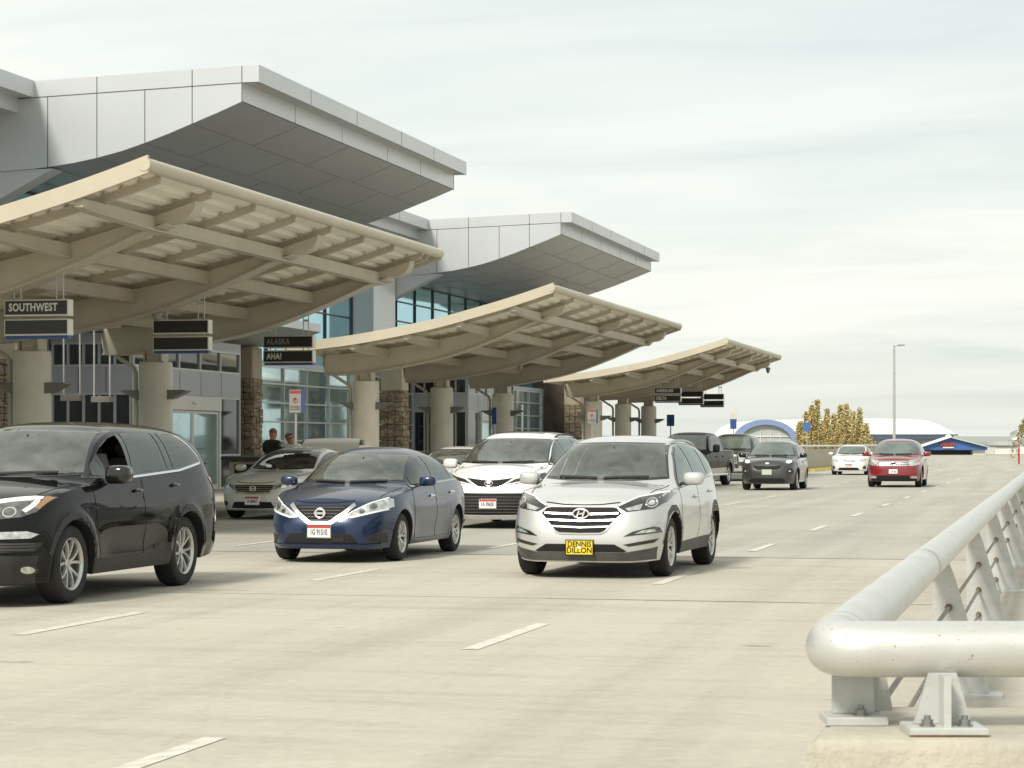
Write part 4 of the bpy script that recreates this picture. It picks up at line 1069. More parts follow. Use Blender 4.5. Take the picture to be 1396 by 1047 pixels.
# --- two-tone crew cab pickup and a dark pickup behind it
def pickup(label, t, y, yaw, upper, lower):
    sp = dict(L=5.9, W=2.0, wb=3.68, fo=.95, Rw=.40, Ra=.46, paint=upper, nf=7, nr=9, tumble=15, nc=6.0, flare=.03,
      zs=[(0, 1.08), (.2, 1.13), (.8, 1.16), (1.4, 1.18), (2.5, 1.20), (4.0, 1.21), (4.08, 1.27), (5.7, 1.28), (5.9, 1.26)],
      zc=[(0, 1.11), (.12, 1.18), (.5, 1.235), (1.1, 1.26), (1.5, 1.28), (1.65, 1.36), (1.95, 1.64), (2.2, 1.83), (2.45, 1.91), (2.9, 1.94), (3.6, 1.93), (3.9, 1.88), (3.98, 1.7), (4.08, 1.32), (4.2, 1.31), (5.7, 1.31), (5.9, 1.28)],
      crown=[(0, .02), (1.1, .04), (1.5, .08), (1.8, .09), (2.4, .05), (3.9, .04), (4.1, .01), (5.9, .01)],
      nose=[(.2, -.10), (.40, -.02), (.55, .0), (.80, -.03), (1.05, -.06), (1.2, -.15)], tail=[(.3, -.1), (.6, 0), (1.2, -.02), (1.4, -.04)],
      wp=[(.2, .92), (.35, .955), (.55, .985), (.8, 1.0), (1.05, .99), (1.18, .965), (1.3, .95)],
      sill=[(0, .32), (.5, .34), (1.4, .40), (4.0, .42), (5.2, .45), (5.9, .48)], groove=[(.62, .12, .016)])
    c = car('pickup_truck', label, 'truck', t, y, sp, yaw)
    c.windows([(1.72, 1.23), (1.95, 1.50), (2.2, 1.70), (2.5, 1.80), (3.7, 1.80), (3.78, 1.26)], [[(1.82, 1.26), (2.0, 1.49), (2.22, 1.665), (2.48, 1.765), (2.72, 1.765), (2.74, 1.28)], [(2.82, 1.28), (2.80, 1.765), (3.64, 1.765), (3.70, 1.29)]])
    c.windscreen(1.30, .84, 1.83, .70); c.wiper(1.29, .8)
    c.doors([[(1.74, .48), (1.68, .80), (1.68, 1.20), (2.76, 1.225), (2.78, .46)], [(2.81, .46), (2.79, 1.23), (3.76, 1.245), (3.80, .46)]], [(2.55, 1.06), (3.6, 1.07)])
    c.both('lower_panel', [(1.45, .42), (1.46, .64), (4.12, .66), (4.14, .44)], 'L', lower, .009)
    c.both('lower_panel', [(.15, .40), (.12, .62), (.48, .64), (.49, .42)], 'L', lower, .009)
    g = c.panel('grille', mirror_poly([(0, 1.05), (.50, 1.05), (.54, .72), (0, .70)]), 'F', 'satin_chrome', .006)
    for z0 in (.97, .88, .79): c.ribbon('grille_bar', [(-.5, z0), (.5, z0)], 'F', .05, 'black_plastic', .014, g)
    c.panel('bumper', mirror_poly([(0, .62), (.92, .62), (.93, .42), (0, .40)]), 'F', 'chrome', .02)
    for sg in (1, -1):
        m_ = lambda pts: [(yy * sg, z) for yy, z in pts]
        c.panel('headlight', m_([(.58, 1.08), (.88, 1.08), (.90, .80), (.60, .78)]), 'F', 'lamp_clear', .008)
    for sg in (1, -1):
        mb = MB(); mb.tube([(c.xF - 1.5, sg * 1.02, .40), (c.xF - 4.05, sg * 1.02, .42)], .05, 10); mb.build('running_board', 'chrome', c.root)
    c.mirrors(1.95, 1.14, 1.36, (.16, .13, .15), 'black_plastic', .12)
    c.wheels(6, double=False, rr=.62, width=.27)
    c.plate(.52, '', band=None, lines=[])
    return c
pickup('black and tan crew cab pickup pulling towards the kerb', -13.15, 81.9, -.09, 'paint_olive_black', 'paint_tan')
pickup('dark green pickup behind the black and tan pickup', -13.3, 94.5, -.03, 'paint_dark_green', 'paint_dark_green')

def hood_seams(c, u0, y0, u1, y1, zf):
    for sg in (1, -1):
        mb = MB(); c._ribbon(mb, [(c.xF - u0, sg * y0), (c.xF - (u0 + u1) / 2, sg * (y0 * .4 + y1 * .6)), (c.xF - u1, sg * y1)], 'T', .010, .0025, False, 0); mb.build('bonnet_seam', 'seam', c.root)
    if zf: c.ribbon('bonnet_seam', [(-y0 * .62, zf + .03), (-y0 * .3, zf + .004), (0, zf), (y0 * .3, zf + .004), (y0 * .62, zf + .03)], 'F', .012, 'seam', .0025, skirt=0)
for c_, a_ in zip(ALL, ((.50, .70, 1.28, .78, .842), (.52, .66, 1.32, .73, .775), (.46, .80, 1.32, .86, 1.0), (.50, .74, 1.20, .84, 0), (.50, .68, 1.40, .74, .735))): hood_seams(c_, *a_)
for c_ in ALL: c_.finish()
# ------------------------------------------------------------------ materials of the place
def ground_mat(name, col, grey, joints=True):
    m = bpy.data.materials.new(name); m.use_nodes = True
    nt = m.node_tree; b = nt.nodes['Principled BSDF']; b.inputs['Roughness'].default_value = .82
    b.inputs['Specular IOR Level'].default_value = .3
    g = nd(nt, 'ShaderNodeNewGeometry'); P = g.outputs['Position']
    big = noise(nt, mapping(nt, P, (.10, .22, 1)), 1.0, 5, .6, .6)
    streak = noise(nt, mapping(nt, P, (.35, 2.6, 1)), 1.0, 6, .62, .3)
    fine = noise(nt, P, 9.0, 6, .7)
    c1 = ramp(nt, big, [(.30, [c * .90 for c in col]), (.55, col), (.75, [c * 1.06 for c in col])])
    c2 = ramp(nt, streak, [(.30, .89), (.48, 1.0), (.7, 1.04)])
    c3 = ramp(nt, fine, [(.3, .90), (.7, 1.07)])
    c = mixc(nt, 1.0, mixc(nt, 1.0, c1, c2, 'MULTIPLY'), c3, 'MULTIPLY')
    # oil and tyre marks along the lanes: narrow noise stretched along the road
    lane = noise(nt, mapping(nt, P, (1.1, .035, 1), (3, 0, 0)), 1.0, 4, .55)
    c = mixc(nt, 1.0, c, ramp(nt, lane, [(.36, .86), (.55, 1.0)]), 'MULTIPLY')
    sp_ = noise(nt, mapping(nt, P, (1.6, 3.2, 1)), 1.0, 2, .4)
    c = mixc(nt, 1.0, c, ramp(nt, sp_, [(.20, .55), (.255, 1.0)]), 'MULTIPLY')
    # cracks
    vo = nd(nt, 'ShaderNodeTexVoronoi', feature='DISTANCE_TO_EDGE'); vo.inputs['Scale'].default_value = .16
    wv = nd(nt, 'ShaderNodeTexNoise'); wv.inputs['Scale'].default_value = .9; wv.inputs['Detail'].default_value = 6; nt.links.new(P, wv.inputs['Vector'])
    ad = nd(nt, 'ShaderNodeVectorMath', operation='ADD'); nt.links.new(P, ad.inputs[0]); nt.links.new(wv.outputs['Color'], ad.inputs[1])
    nt.links.new(ad.outputs[0], vo.inputs['Vector'])
    c = mixc(nt, 1.0, c, ramp(nt, vo.outputs['Distance'], [(.0010, .93), (.004, 1.0)]), 'MULTIPLY')
    nt.links.new(c, b.inputs['Base Color'])
    bn = nd(nt, 'ShaderNodeBump'); bn.inputs['Strength'].default_value = .25; bn.inputs['Distance'].default_value = .01
    nt.links.new(noise(nt, P, 60, 4, .7), bn.inputs['Height']); nt.links.new(bn.outputs[0], b.inputs['Normal'])
    MATS[name] = m
ground_mat('road_concrete', (.49, .455, .38), .1)
ground_mat('road_far', (.435, .415, .36), .1)
ground_mat('kerb_concrete', (.46, .43, .36), .1)
mat('lane_paint', (.60, .575, .50), .7, var=.22, vscale=7)
mat('joint_rubber', (.10, .085, .07), .9, var=.5, vscale=5)
mat('joint_rust', (.14, .085, .05), .9, var=.5, vscale=5)
mat('kerb_yellow', (.50, .36, .07), .7, var=.2, vscale=4)
mat('earth', (.33, .31, .24), .95, var=.25, vscale=.05)
mat('canopy_paint', (.53, .475, .365), .48, var=.07, vscale=1.3)
mat('canopy_beam', (.50, .45, .355), .5, var=.09, vscale=1.3)  # canopy paint again, a little darker: shade under the roof put into colour
mat('canopy_deck', (.84, .79, .67), .5, var=.06, vscale=1.0)  # off-white deck, whitened further to put ground bounce into its colour
mat('column_concrete', (.70, .65, .55), .8, var=.08, vscale=2.2, bump=.1)
mat('lamp_housing', (.20, .19, .165), .5, metal=.3)
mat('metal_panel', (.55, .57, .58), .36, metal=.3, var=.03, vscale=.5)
mat('soffit_shaded', (.32, .328, .335), .40, metal=.3, var=.04, vscale=.6)  # same metal as the roof, underside shade put into a darker colour
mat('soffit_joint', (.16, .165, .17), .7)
mat('panel_joint', (.085, .085, .085), .8)
mat('wall_panel', (.40, .41, .43), .45, metal=.2, var=.05, vscale=.7)
mat('wall_dark', (.10, .10, .10), .7)
mat('mullion', (.52, .53, .52), .4, metal=.5)
mat('mullion_dark', (.05, .055, .055), .4, metal=.5)
mat('glass_blue', (.38, .68, .80), .05, metal=.85, var=.12, vscale=.35)
mat('glass_clear', (.44, .60, .63), .05, metal=.8, var=.3, vscale=.5)
mat('glass_dark', (.022, .026, .027), .04, ior=1.6, var=.4, vscale=.8)
mat('door_frame', (.62, .61, .57), .4, metal=.3)
mat('wall_brown', (.085, .065, .05), .9, var=.3, vscale=2)
mat('plaster_tan', (.40, .33, .235), .8, var=.08, vscale=2)
mat('sign_black', (.013, .012, .011), .35)
mat('sign_frame', (.62, .60, .52), .4, metal=.2)
mat('sign_letter', (.62, .60, .53), .5)
mat('sign_letter_dim', (.20, .195, .18), .6)
mat('sign_blue', (.025, .075, .24), .45)
mat('sign_white', (.29, .275, .24), .5)
mat('sign_red', (.34, .05, .04), .5)
mat('sign_cream', (.58, .55, .40), .5)
mat('galv', (.46, .46, .44), .45, metal=.5, var=.12, vscale=6)
mat('rail_paint', (.64, .64, .615), .42, metal=.6, var=.05, vscale=5)
mat('rail_plate', (.50, .51, .49), .5, metal=.25, var=.10, vscale=7)
mat('rod_steel', (.24, .21, .18), .6, metal=.5, var=.35, vscale=18)
mat('rust', (.15, .085, .05), .9, var=.4, vscale=40)
mat('bolt_steel', (.25, .25, .25), .45, metal=.7)
mat('parapet_concrete', (.43, .40, .325), .88, var=.12, vscale=5, bump=.5, bscale=30)
mat('white_roof', (.82, .82, .80), .6, var=.03, vscale=.1)
mat('arch_blue', (.20, .27, .45), .5)
mat('hall_blue', (.05, .13, .36), .5, var=.06, vscale=.5)
mat('hall_wall', (.42, .44, .43), .7, var=.08, vscale=.3)
mat('hall_white', (.70, .69, .65), .7, var=.05, vscale=.3)
mat('bin_beige', (.40, .35, .26), .8, var=.1, vscale=4)
mat('bark', (.10, .075, .05), .9)
mat('leaf_gold', (.56, .44, .18), .7)
mat('leaf_olive', (.40, .36, .15), .7)
mat('leaf_brown', (.32, .22, .11), .8)
mat('leaf_green', (.14, .15, .055), .7)
mat('hill', (.30, .33, .30), .95)
m = bpy.data.materials.new('stone_cladding'); m.use_nodes = True; nt = m.node_tree; b = nt.nodes['Principled BSDF']
tc = nd(nt, 'ShaderNodeTexCoord'); vo = nd(nt, 'ShaderNodeTexVoronoi'); vo.inputs['Scale'].default_value = 1.0
vm = mapping(nt, tc.outputs['Object'], (2.6, 2.6, 4.6)); nt.links.new(vm, vo.inputs['Vector'])
nt.links.new(mixc(nt, 1.0, ramp(nt, vo.outputs['Color'], [(.1, (.20, .145, .095)), (.5, (.29, .215, .14)), (.9, (.38, .30, .205))]), ramp(nt, noise(nt, tc.outputs['Object'], 9, 5), [(.3, .7), (.7, 1.15)]), 'MULTIPLY'), b.inputs['Base Color'])
v2 = nd(nt, 'ShaderNodeTexVoronoi', feature='DISTANCE_TO_EDGE'); v2.inputs['Scale'].default_value = 1.0; nt.links.new(vm, v2.inputs['Vector'])
bn = nd(nt, 'ShaderNodeBump'); bn.inputs['Distance'].default_value = .035; nt.links.new(ramp(nt, v2.outputs['Distance'], [(0, 0), (.12, 1)]), bn.inputs['Height']); nt.links.new(bn.outputs[0], b.inputs['Normal'])
b.inputs['Roughness'].default_value = .9; MATS['stone_cladding'] = m

for k in ('rail_paint', 'rail_plate'):      # specks and small chips in the paint
    nt = MATS[k].node_tree; b = nt.nodes['Principled BSDF']; l = b.inputs['Base Color'].links[0]; src = l.from_socket
    g = nd(nt, 'ShaderNodeNewGeometry'); f = ramp(nt, noise(nt, g.outputs['Position'], 75, 2, .5), [(.26, .45), (.30, 1.0)])
    s2 = ramp(nt, noise(nt, mapping(nt, g.outputs['Position'], (3, 3, 14)), 1.0, 6, .65), [(.30, (.93, .915, .885)), (.5, (1, 1, 1))])
    nt.links.new(mixc(nt, 1.0, mixc(nt, 1.0, src, f, 'MULTIPLY'), s2, 'MULTIPLY'), b.inputs['Base Color'])
def part(mb, name, m, root, **kw):
    """link the collected shape (world coordinates) as a part of an unrotated root"""
    o = Vector((0, 0, 0)); q = root
    while q is not None: o += q.location; q = q.parent
    mb.v = [(p[0] - o.x, p[1] - o.y, p[2] - o.z) for p in mb.v]
    return mb.build(name, m, root, **kw)

# ------------------------------------------------------------------ ground, road, kerb
def sheet(name, x0, x1, y0, y1, z, m):
    mb = MB(); mb.add([(x0, y0, z), (x1, y0, z), (x1, y1, z), (x0, y1, z)], [(0, 1, 2, 3)])
    return tag(mb.build(name, m), kind='structure')
sheet('ground', -4000, 4000, -200, 7000, -.06, 'earth')
sheet('road', -17.2, 14, -90, 30.6, 0, 'road_concrete')
sheet('road', -17.2, 14, 30.72, 290, -.002, 'road_far')
mb = MB(); mb.add([(-17.2, 30.6, -.012), (14, 30.6, -.012), (14, 30.72, -.012), (-17.2, 30.72, -.012)], [(0, 1, 2, 3)]); tag(mb.build('road_joint', 'joint_rust'), kind='structure')
mb = MB()
x = -17.2
while x < -.8:
    nx = min(-.8, x + random.uniform(.5, 1.3)); e = random.uniform(-.012, .012); w_ = random.uniform(.006, .018)
    mb.add([(x, 22.1 + e - w_, .003), (nx, 22.1 + e - w_, .003), (nx, 22.1 + e + w_, .003), (x, 22.1 + e + w_, .003)], [(0, 1, 2, 3)]); x = nx
tag(mb.build('road_joint', 'joint_rubber'), kind='structure')
mb = MB(); rnd = random.Random(3)
def dash(x, y0, y1, wd=.13):
    mb.add([(x - wd / 2, y0, .004), (x + wd / 2, y0, .004), (x + wd / 2 + rnd.uniform(-.01, .01), y1, .004), (x - wd / 2 + rnd.uniform(-.01, .01), y1, .004)], [(0, 1, 2, 3)])
for lx, ys in ((-4.33, (8.75, 16.5, 24.6, 32.4)), (-8.2, (8.8, 16.9, 24.3, 32.3)), (-12.1, (8.8, 16.9, 24.3, 32.3))):
    for y in ys: dash(lx, y, y + 2.5)
    y = 40.3
    while y < 250: dash(lx, y, y + 2.5); y += 8.0
tag(mb.build('lane_markings', 'lane_paint'), kind='structure')
mb = MB(); mb.loft([[(-28, y, -.05), (-28, y, .15), (-17.42, y, .15), (-17.25, y, .14), (-17.2, y, .12), (-17.19, y, -.05)] for y in (-90, 31, 80, 131)], True, True); tag(mb.build('sidewalk', 'kerb_concrete'), kind='structure')
mb = MB(); mb.loft([[(-.74, y, -.05), (-.74, y, .10), (-.70, y, .12), (.9, y, .12), (.9, y, -.05)] for y in (7.8, 40, 120, 250)], True, True); tag(mb.build('kerb', 'kerb_concrete'), kind='structure')
mb = MB(); mb.loft([[(-13.7, y, -.02), (-13.7, y, .14), (-13.2, y, .14), (-13.1, y, .02), (-13.1, y, -.02)] for y in (124, 200)], True, True); tag(mb.build('kerb', 'kerb_yellow'), kind='structure')
# far wall with a pipe rail along the left edge of the road
w_ = empty('barrier_wall', (-13.6, 160, 0), 0, 'long low concrete wall with pipe rail in front of the yellow trees', 'wall')
mb = MB(); mb.loft([[(x0 - .15, y, -.05), (x0 - .15, y, 1.2), (x0 + .15, y, 1.2), (x0 + .15, y, -.05)] for x0, y in ((-14.4, 108), (-14.0, 123), (-13.2, 165), (-12.6, 205))], True, True); part(mb, 'wall', 'parapet_concrete', w_)
mb = MB(); mb.tube([(-14.4, 108, 1.38), (-14.0, 123, 1.38), (-13.2, 165, 1.38), (-12.6, 205, 1.38)], .06, 8); part(mb, 'pipe_rail', 'hall_white', w_)
mb = MB()
for k in range(24): 
    y = 109 + 4 * k; x0 = lin([(108, -14.4), (123, -14.0), (165, -13.2), (205, -12.6)])(y); mb.box(x0 - .03, x0 + .03, y - .03, y + .03, 1.19, 1.36)
part(mb, 'rail_posts', 'galv', w_)

# ------------------------------------------------------------------ kerbside canopies
ZT = pchip([(13.1, 5.83), (13.4, 5.73), (14.46, 5.40), (15.49, 5.12), (16.5, 4.87), (17.82, 4.62), (19.14, 4.42), (20.2, 4.32), (21.5, 4.26), (23.5, 4.24)])
ZB = pchip([(14.26, 5.10), (15.66, 4.50), (17.1, 4.01), (18.1, 3.80), (19.0, 3.65), (19.87, 3.53), (20.6, 3.53), (21.6, 3.70), (22.8, 3.98)])
TCOL = 19.5
def canopy(s0, s1, cols, label, lampy=True):
    R = empty('canopy', (-TCOL, (s0 + s1) / 2, 0), 0, label, 'canopy', 'curved canopies along the kerb')
    # corrugated deck
    ring = []; t = 13.32
    top = [(13.32 + i * .35, ZT(13.32 + i * .35)) for i in range(22)]
    low = []
    while t < 20.4:
        for dt, dz in ((0, -.035), (.10, -.035), (.135, -.095), (.265, -.095)):
            low.append((t + dt, ZT(t + dt) + dz))
        t += .30
    prof = top + low[::-1]
    mb = MB(); n = len(prof)
    A = [(-a, s0 + .05, z) for a, z in prof]; B = [(-a, s1 - .05, z) for a, z in prof]
    mb.loft([A, B], True, True); part(mb, 'roof_deck', 'canopy_deck', R, smooth=False)
    for y0, y1 in ((s0, s0 + .07), (s1 - .07, s1)):
        mb = MB(); rows = []
        for i in range(30):
            a = 13.2 + 7.5 * i / 29; z = ZT(a)
            rows.append([(-a, y0, z + .03), (-a, y1, z + .03), (-a, y1, z - .235), (-a, y0, z - .235)])
        mb.loft(rows, True, True); part(mb, 'gable_fascia', 'canopy_paint', R)
    mb = MB(); mb.tube([(-13.26, s0 - .01, ZT(13.26) - .085), (-13.26, s1 + .01, ZT(13.26) - .085)], .105, 18); part(mb, 'eave_tube', 'canopy_paint', R)
    mb = MB(); mb.box(-20.83, -20.73, s0, s1, ZT(20.7) - .25, ZT(20.7) + .03); part(mb, 'rear_fascia', 'canopy_paint', R)
    # purlins, over each beam and two between
    sp_ = cols[1] - cols[0]
    ys = [s0 + .95, cols[0], cols[0] + sp_ / 3, cols[0] + 2 * sp_ / 3, cols[1], cols[1] + sp_ / 3, cols[1] + 2 * sp_ / 3, cols[2], s1 - .5]
    for y in ys:
        mb = MB(); rows = []
        for i in range(26):
            a = 13.4 + 6.9 * i / 25; z = ZT(a) - .085
            rows.append([(-a, y - .05, z), (-a, y + .05, z), (-a, y + .05, z - .13), (-a, y - .05, z - .13)])
        mb.loft(rows, True, True); part(mb, 'purlin', 'canopy_beam', R)
    # cross beams between the main beams, tapering outwards at both ends
    for a in (14.35, 15.85, 17.35, 18.85):
        z = ZT(a) - .215
        segs = [(s0 + .10, .13), (s0 + .35, .15), (cols[0] - .3, .22), (cols[2] + .3, .22), (s1 - .12, .14)]
        mb = MB(); mb.loft([[(-a - .07, y, z), (-a + .07, y, z), (-a + .07, y, z - h), (-a - .07, y, z - h)] for y, h in segs], True, True)
        mb.loft([[(-a - .11, y, z - h), (-a + .11, y, z - h), (-a + .11, y, z - h - .02), (-a - .11, y, z - h - .02)] for y, h in segs[1:]], True, True)
        part(mb, 'cross_beam', 'canopy_beam', R)
    for y in cols:
        # main beam with a rounded nose
        up = [(a, ZT(a) - .215) for a in [13.62, 14.0, 14.5, 15, 15.5, 16, 16.5, 17, 17.5, 18, 18.5, 19, 19.5, 20, 20.68]]
        dn = [(a, ZB(a)) for a in [20.68, 20.2, 19.5, 19, 18.5, 18, 17.5, 17, 16.5, 16, 15.5, 15, 14.6, 14.3]]
        ns = [(14.05, 5.11), (13.85, 5.14), (13.70, 5.22), (13.62, 5.34), (13.60, 5.46)]
        poly = up + dn + ns
        mb = MB(); mb.prism(poly, lambda p: (-p[0], y - .17, p[1]), lambda p: (-p[0], y + .17, p[1]))
        fl = dn[::-1][1:]
        mb.loft([[(-a, y - .24, z - .001), (-a, y + .24, z - .001), (-a, y + .24, z - .03), (-a, y - .24, z - .03)] for a, z in [(14.1, 5.105)] + fl], True, True)
        part(mb, 'beam', 'canopy_beam', R, ang=30)
        mb = MB(); mb.lathe([(0, .14), (.41, .14), (.41, .22), (.375, .24), (.372, 1.2), (.37, 1.22), (.372, 1.24), (.370, 3.27), (.36, 3.32), (0, 3.32)], 40, c=(-TCOL, y, 0))
        cl = part(mb, 'column', 'column_concrete', R)
        mb = MB(); mb.bbox(-TCOL - .17, -TCOL + .17, y - .15, y + .15, 3.30, 3.62, .02); mb.box(-TCOL - .28, -TCOL + .28, y - .24, y + .24, 3.322, 3.35)
        for k in (-.2, .2): mb.box(-TCOL + k - .015, -TCOL + k + .015, y - .2, y + .2, 3.35, 3.60)
        part(mb, 'steel_cap', 'canopy_paint', R)
        mb = MB(); mb.tube([(-20.76, y, 4.0), (-20.72, y, 3.66), (-20.02, y, 3.22), (-19.97, y, 3.10), (-19.96, y, .2)], .05, 8); part(mb, 'downpipe', 'canopy_paint', R)
        for sg in (-1, 1):
            mb = MB(); x0 = -TCOL + sg * .36
            for (h0, h1) in ((2.62, 2.70),):
                mb.loft([[(x0 + sg * d, y - .17, zz0), (x0 + sg * d, y + .17, zz0), (x0 + sg * d, y + .17, zz1), (x0 + sg * d, y - .17, zz1)] for d, zz0, zz1 in ((-.05, 2.50, 2.72), (.10, 2.54, 2.72), (.34, 2.66, 2.72), (.40, 2.69, 2.715))], True, True)
            part(mb, 'wall_lamp', 'lamp_housing', cl)
    # floodlight under the far front corner and a dome camera under the middle beam
    mb = MB()
    if s0 > 90: mb.bar((-13.75, s1 - .55, 5.45), (-13.75, s1 - .55, 5.15), .05, .05), mb.lathe([(0, -.16), (.05, -.15), (.10, .0), (.12, .10), (.11, .11), (0, .09)], 14, c=(-13.75, s1 - .55, 5.05)), part(mb, 'floodlight', 'lamp_housing', R)
    mb = MB(); mb.lathe([(0, -.10), (.06, -.08), (.085, -.03), (.09, .04), (0, .04)], 14, c=(-16.9, cols[1], ZB(16.9) - .07)); part(mb, 'dome_camera', 'sign_white', R)
    return R
canopy(31.5, 47.95, (34.6, 40.8, 47.0), 'large cream canopy nearest the viewer, over the three nearest hanging signs')
canopy(59.1, 79.9, (62.6, 70.8, 79.0), 'cream canopy between the nearest and the farthest one')
canopy(91.4, 109.3, (95.2, 101.9, 108.5), 'smallest looking cream canopy, farthest along the kerb')

def hanging_sign(x, y, l1, l2, label, dim=False, z=3.32):
    R = empty('hanging_sign', (x, y, z), 0, label, 'sign', 'black hanging signs under the canopies')
    W2 = .575; D = .10
    for k, (z0, tx) in enumerate(((z + .32, l1), (z, l2))):
        mb = MB(); mb.bbox(x - W2, x + W2, y - D, y + D, z0, z0 + .275, .012); p = part(mb, 'sign_box', 'sign_frame', R)
        for sg in (-1, 1):
            mb = MB(); mb.box(x - W2 + .025, x + W2 - .025, y + sg * (D + .004) - .004, y + sg * (D + .004) + .004, z0 + .025, z0 + .25); part(mb, 'sign_face', 'sign_black', p)
        if tx:
            text_mesh(tx, .178, 'lettering', 'sign_letter_dim' if dim and k == 0 else 'sign_letter', p, frame_mat((-W2 + .09 , -D - .0085, (z0 - z) + .138), (1, 0, 0), (0, 0, 1)), .002, .006, .78, 'LEFT', 1.08)
    mb = MB(); mb.box(x - W2 + .02, x + W2 - .02, y - D + .03, y + D - .03, z - .05, z - .001); part(mb, 'sign_light_strip', 'sign_blue', R)  # strip under the sign; its blue light is put into the colour
    top = ZT(-x) - .35
    for dx in (-.44, -.32, .32, .44):
        mb = MB(); mb.tube([(x + dx, y, z + .27), (x + dx, y, top)], .012, 6); part(mb, 'hanger_rod', 'galv', R)
    mb = MB()
    for dx in (-.38, .38): mb.bar((x + dx - .06, y, (z + .6 + top) / 2), (x + dx + .06, y, (z + .6 + top) / 2), .02, .05)
    part(mb, 'rod_tie', 'galv', R)
hanging_sign(-16.42, 34.6, 'SOUTHWEST', '', 'double black sign with large pale lettering above and a blank panel below, nearest the viewer')
hanging_sign(-16.42, 40.9, '', '', 'double black sign with both panels blank, hanging above the second column of the nearest canopy')
hanging_sign(-16.42, 47.1, 'ALASKA', 'AHA!', 'double black sign with dim lettering above and a short bright word below', True, 3.30)
hanging_sign(-16.42, 96.0, 'AMERICAN', 'DELTA', 'double black sign with two lettered panels, first of three under the farthest canopy')
hanging_sign(-16.42, 102.2, '', '', 'double black sign in the middle of the three under the farthest canopy')
hanging_sign(-16.42, 108.6, '', '', 'double black sign last of the three under the farthest canopy, against open sky')

for y, lab in ((45.9, 'slim lamp box hanging on two rods, left of the second column of the nearest canopy'), (47.5, 'slim lamp box hanging on two rods, nearer the entrance doors')):
    R = empty('hanging_lamp', (-21.0, y, 2.47), 0, lab, 'lamp', 'lamp boxes hanging under the nearest canopy')
    mb = MB(); mb.bbox(-21.23, -20.77, y - .10, y + .10, 2.47, 2.60, .012); part(mb, 'lamp_box', 'lamp_housing', R)
    for dx in (-.19, .19):
        mb = MB(); mb.tube([(-21 + dx, y, 2.59), (-21 + dx, y, 4.15)], .022, 6); part(mb, 'hanger_rod', 'galv', R)
    mb = MB(); mb.bar((-21.25, y, 4.18), (-20.83, y, 4.12), .06, .08); part(mb, 'bracket_arm', 'galv', R)

# ------------------------------------------------------------------ terminal building
T = empty('terminal_building', (-28, 80, 0), 0, 'airport terminal with grey metal wing roofs, blue glass and stone pillars', 'terminal')
SOF = [(20.05, 10.13), (20.7, 9.87), (21.38, 9.62), (22.0, 9.39), (22.66, 9.17), (23.3, 8.98), (23.97, 8.83), (24.6, 8.72), (25.33, 8.63), (26.0, 8.585), (26.68, 8.56), (28.3, 8.55)]
def wing(s0, s1):
    prof = [(34.0, 10.60), (19.6, 11.04), (19.6, 10.61), (20.05, 10.61)] + SOF + [(34.0, 8.55)]
    mb = MB(); mb.cur = 0
    n = len(prof); A = [(-a, s0, z) for a, z in prof]; B = [(-a, s1, z) for a, z in prof]
    for i in range(n):
        j = (i + 1) % n
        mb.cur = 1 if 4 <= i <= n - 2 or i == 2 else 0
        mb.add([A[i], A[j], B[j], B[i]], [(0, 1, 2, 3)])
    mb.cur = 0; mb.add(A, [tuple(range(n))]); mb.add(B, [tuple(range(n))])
    rf = part(mb, 'wing_roof', ['metal_panel', 'soffit_shaded'], T, ang=25)
    mb = MB(); e = .004; q = .011
    zl = lambda a: 10.61 - (a - 19.6) * .030
    so = pchip(SOF)
    for y, dy in ((s0 - e, 1), (s1 + e, -1)):
        for k, a in enumerate((20.05, 21.38, 22.66, 23.97, 25.33, 26.68, 28.0)):
            mb.box(-a - q, -a + q, y, y + dy * .006, so(a), (11.03 - (a - 19.6) * .0305) if k % 2 == 1 or k == 0 else zl(a))
        mb.bar((-20.05, y + dy * .003, zl(20.05)), (-29, y + dy * .003, zl(29)), .006, .024)
    for k in range(1, 5):
        y = s0 + (s1 - s0) * (k / 5 if k != 3 else .62)
        mb.box(-19.6 + .004, -19.6, y - q, y + q, 10.62, 11.03); mb.box(-20.05 + .004, -20.05, y - q, y + q, 10.14, 10.60)
    mb.box(-20.055, -20.03, s0, s1, 10.118, 10.134)
    mb.cur = 1
    for a in (21.38, 22.66, 23.97, 25.33, 26.68):
        z = so(a); mb.box(-a - .009, -a + .009, s0 + .02, s1 - .02, z - .008, z - .001)
    for i in range(6):
        a0 = (20.05, 21.38, 22.66, 23.97, 25.33, 26.68)[i]; a1 = (21.38, 22.66, 23.97, 25.33, 26.68, 28.0)[i]
        for k in range(4):
            y = s0 + (s1 - s0) * ((k + 1) / 4.6 - (.07 if i % 2 else 0))
            am = (a0 + a1) / 2
            mb.cur = 1
            for b0, b1 in ((a0, am), (am, a1)): mb.bar((-b0, y, so(b0) - .004), (-b1, y, so(b1) - .004), .012, .007)
    part(mb, 'panel_joints', ['panel_joint', 'soffit_joint'], rf, smooth=False)
    # raking struts under both ends
    for y in (s0 + .35, s1 - .35):
        mb = MB(); mb.prism([(28.0, 7.4), (27.2, 7.6), (25.2, 8.60), (26.0, 8.60), (28.0, 8.60)], lambda p: (-p[0], y - .3, p[1]), lambda p: (-p[0], y + .3, p[1])); part(mb, 'strut', 'metal_panel', T)
for a, b in ((16.6, 37.0), (53.9, 74.3), (91.2, 112.1)): wing(a, b)
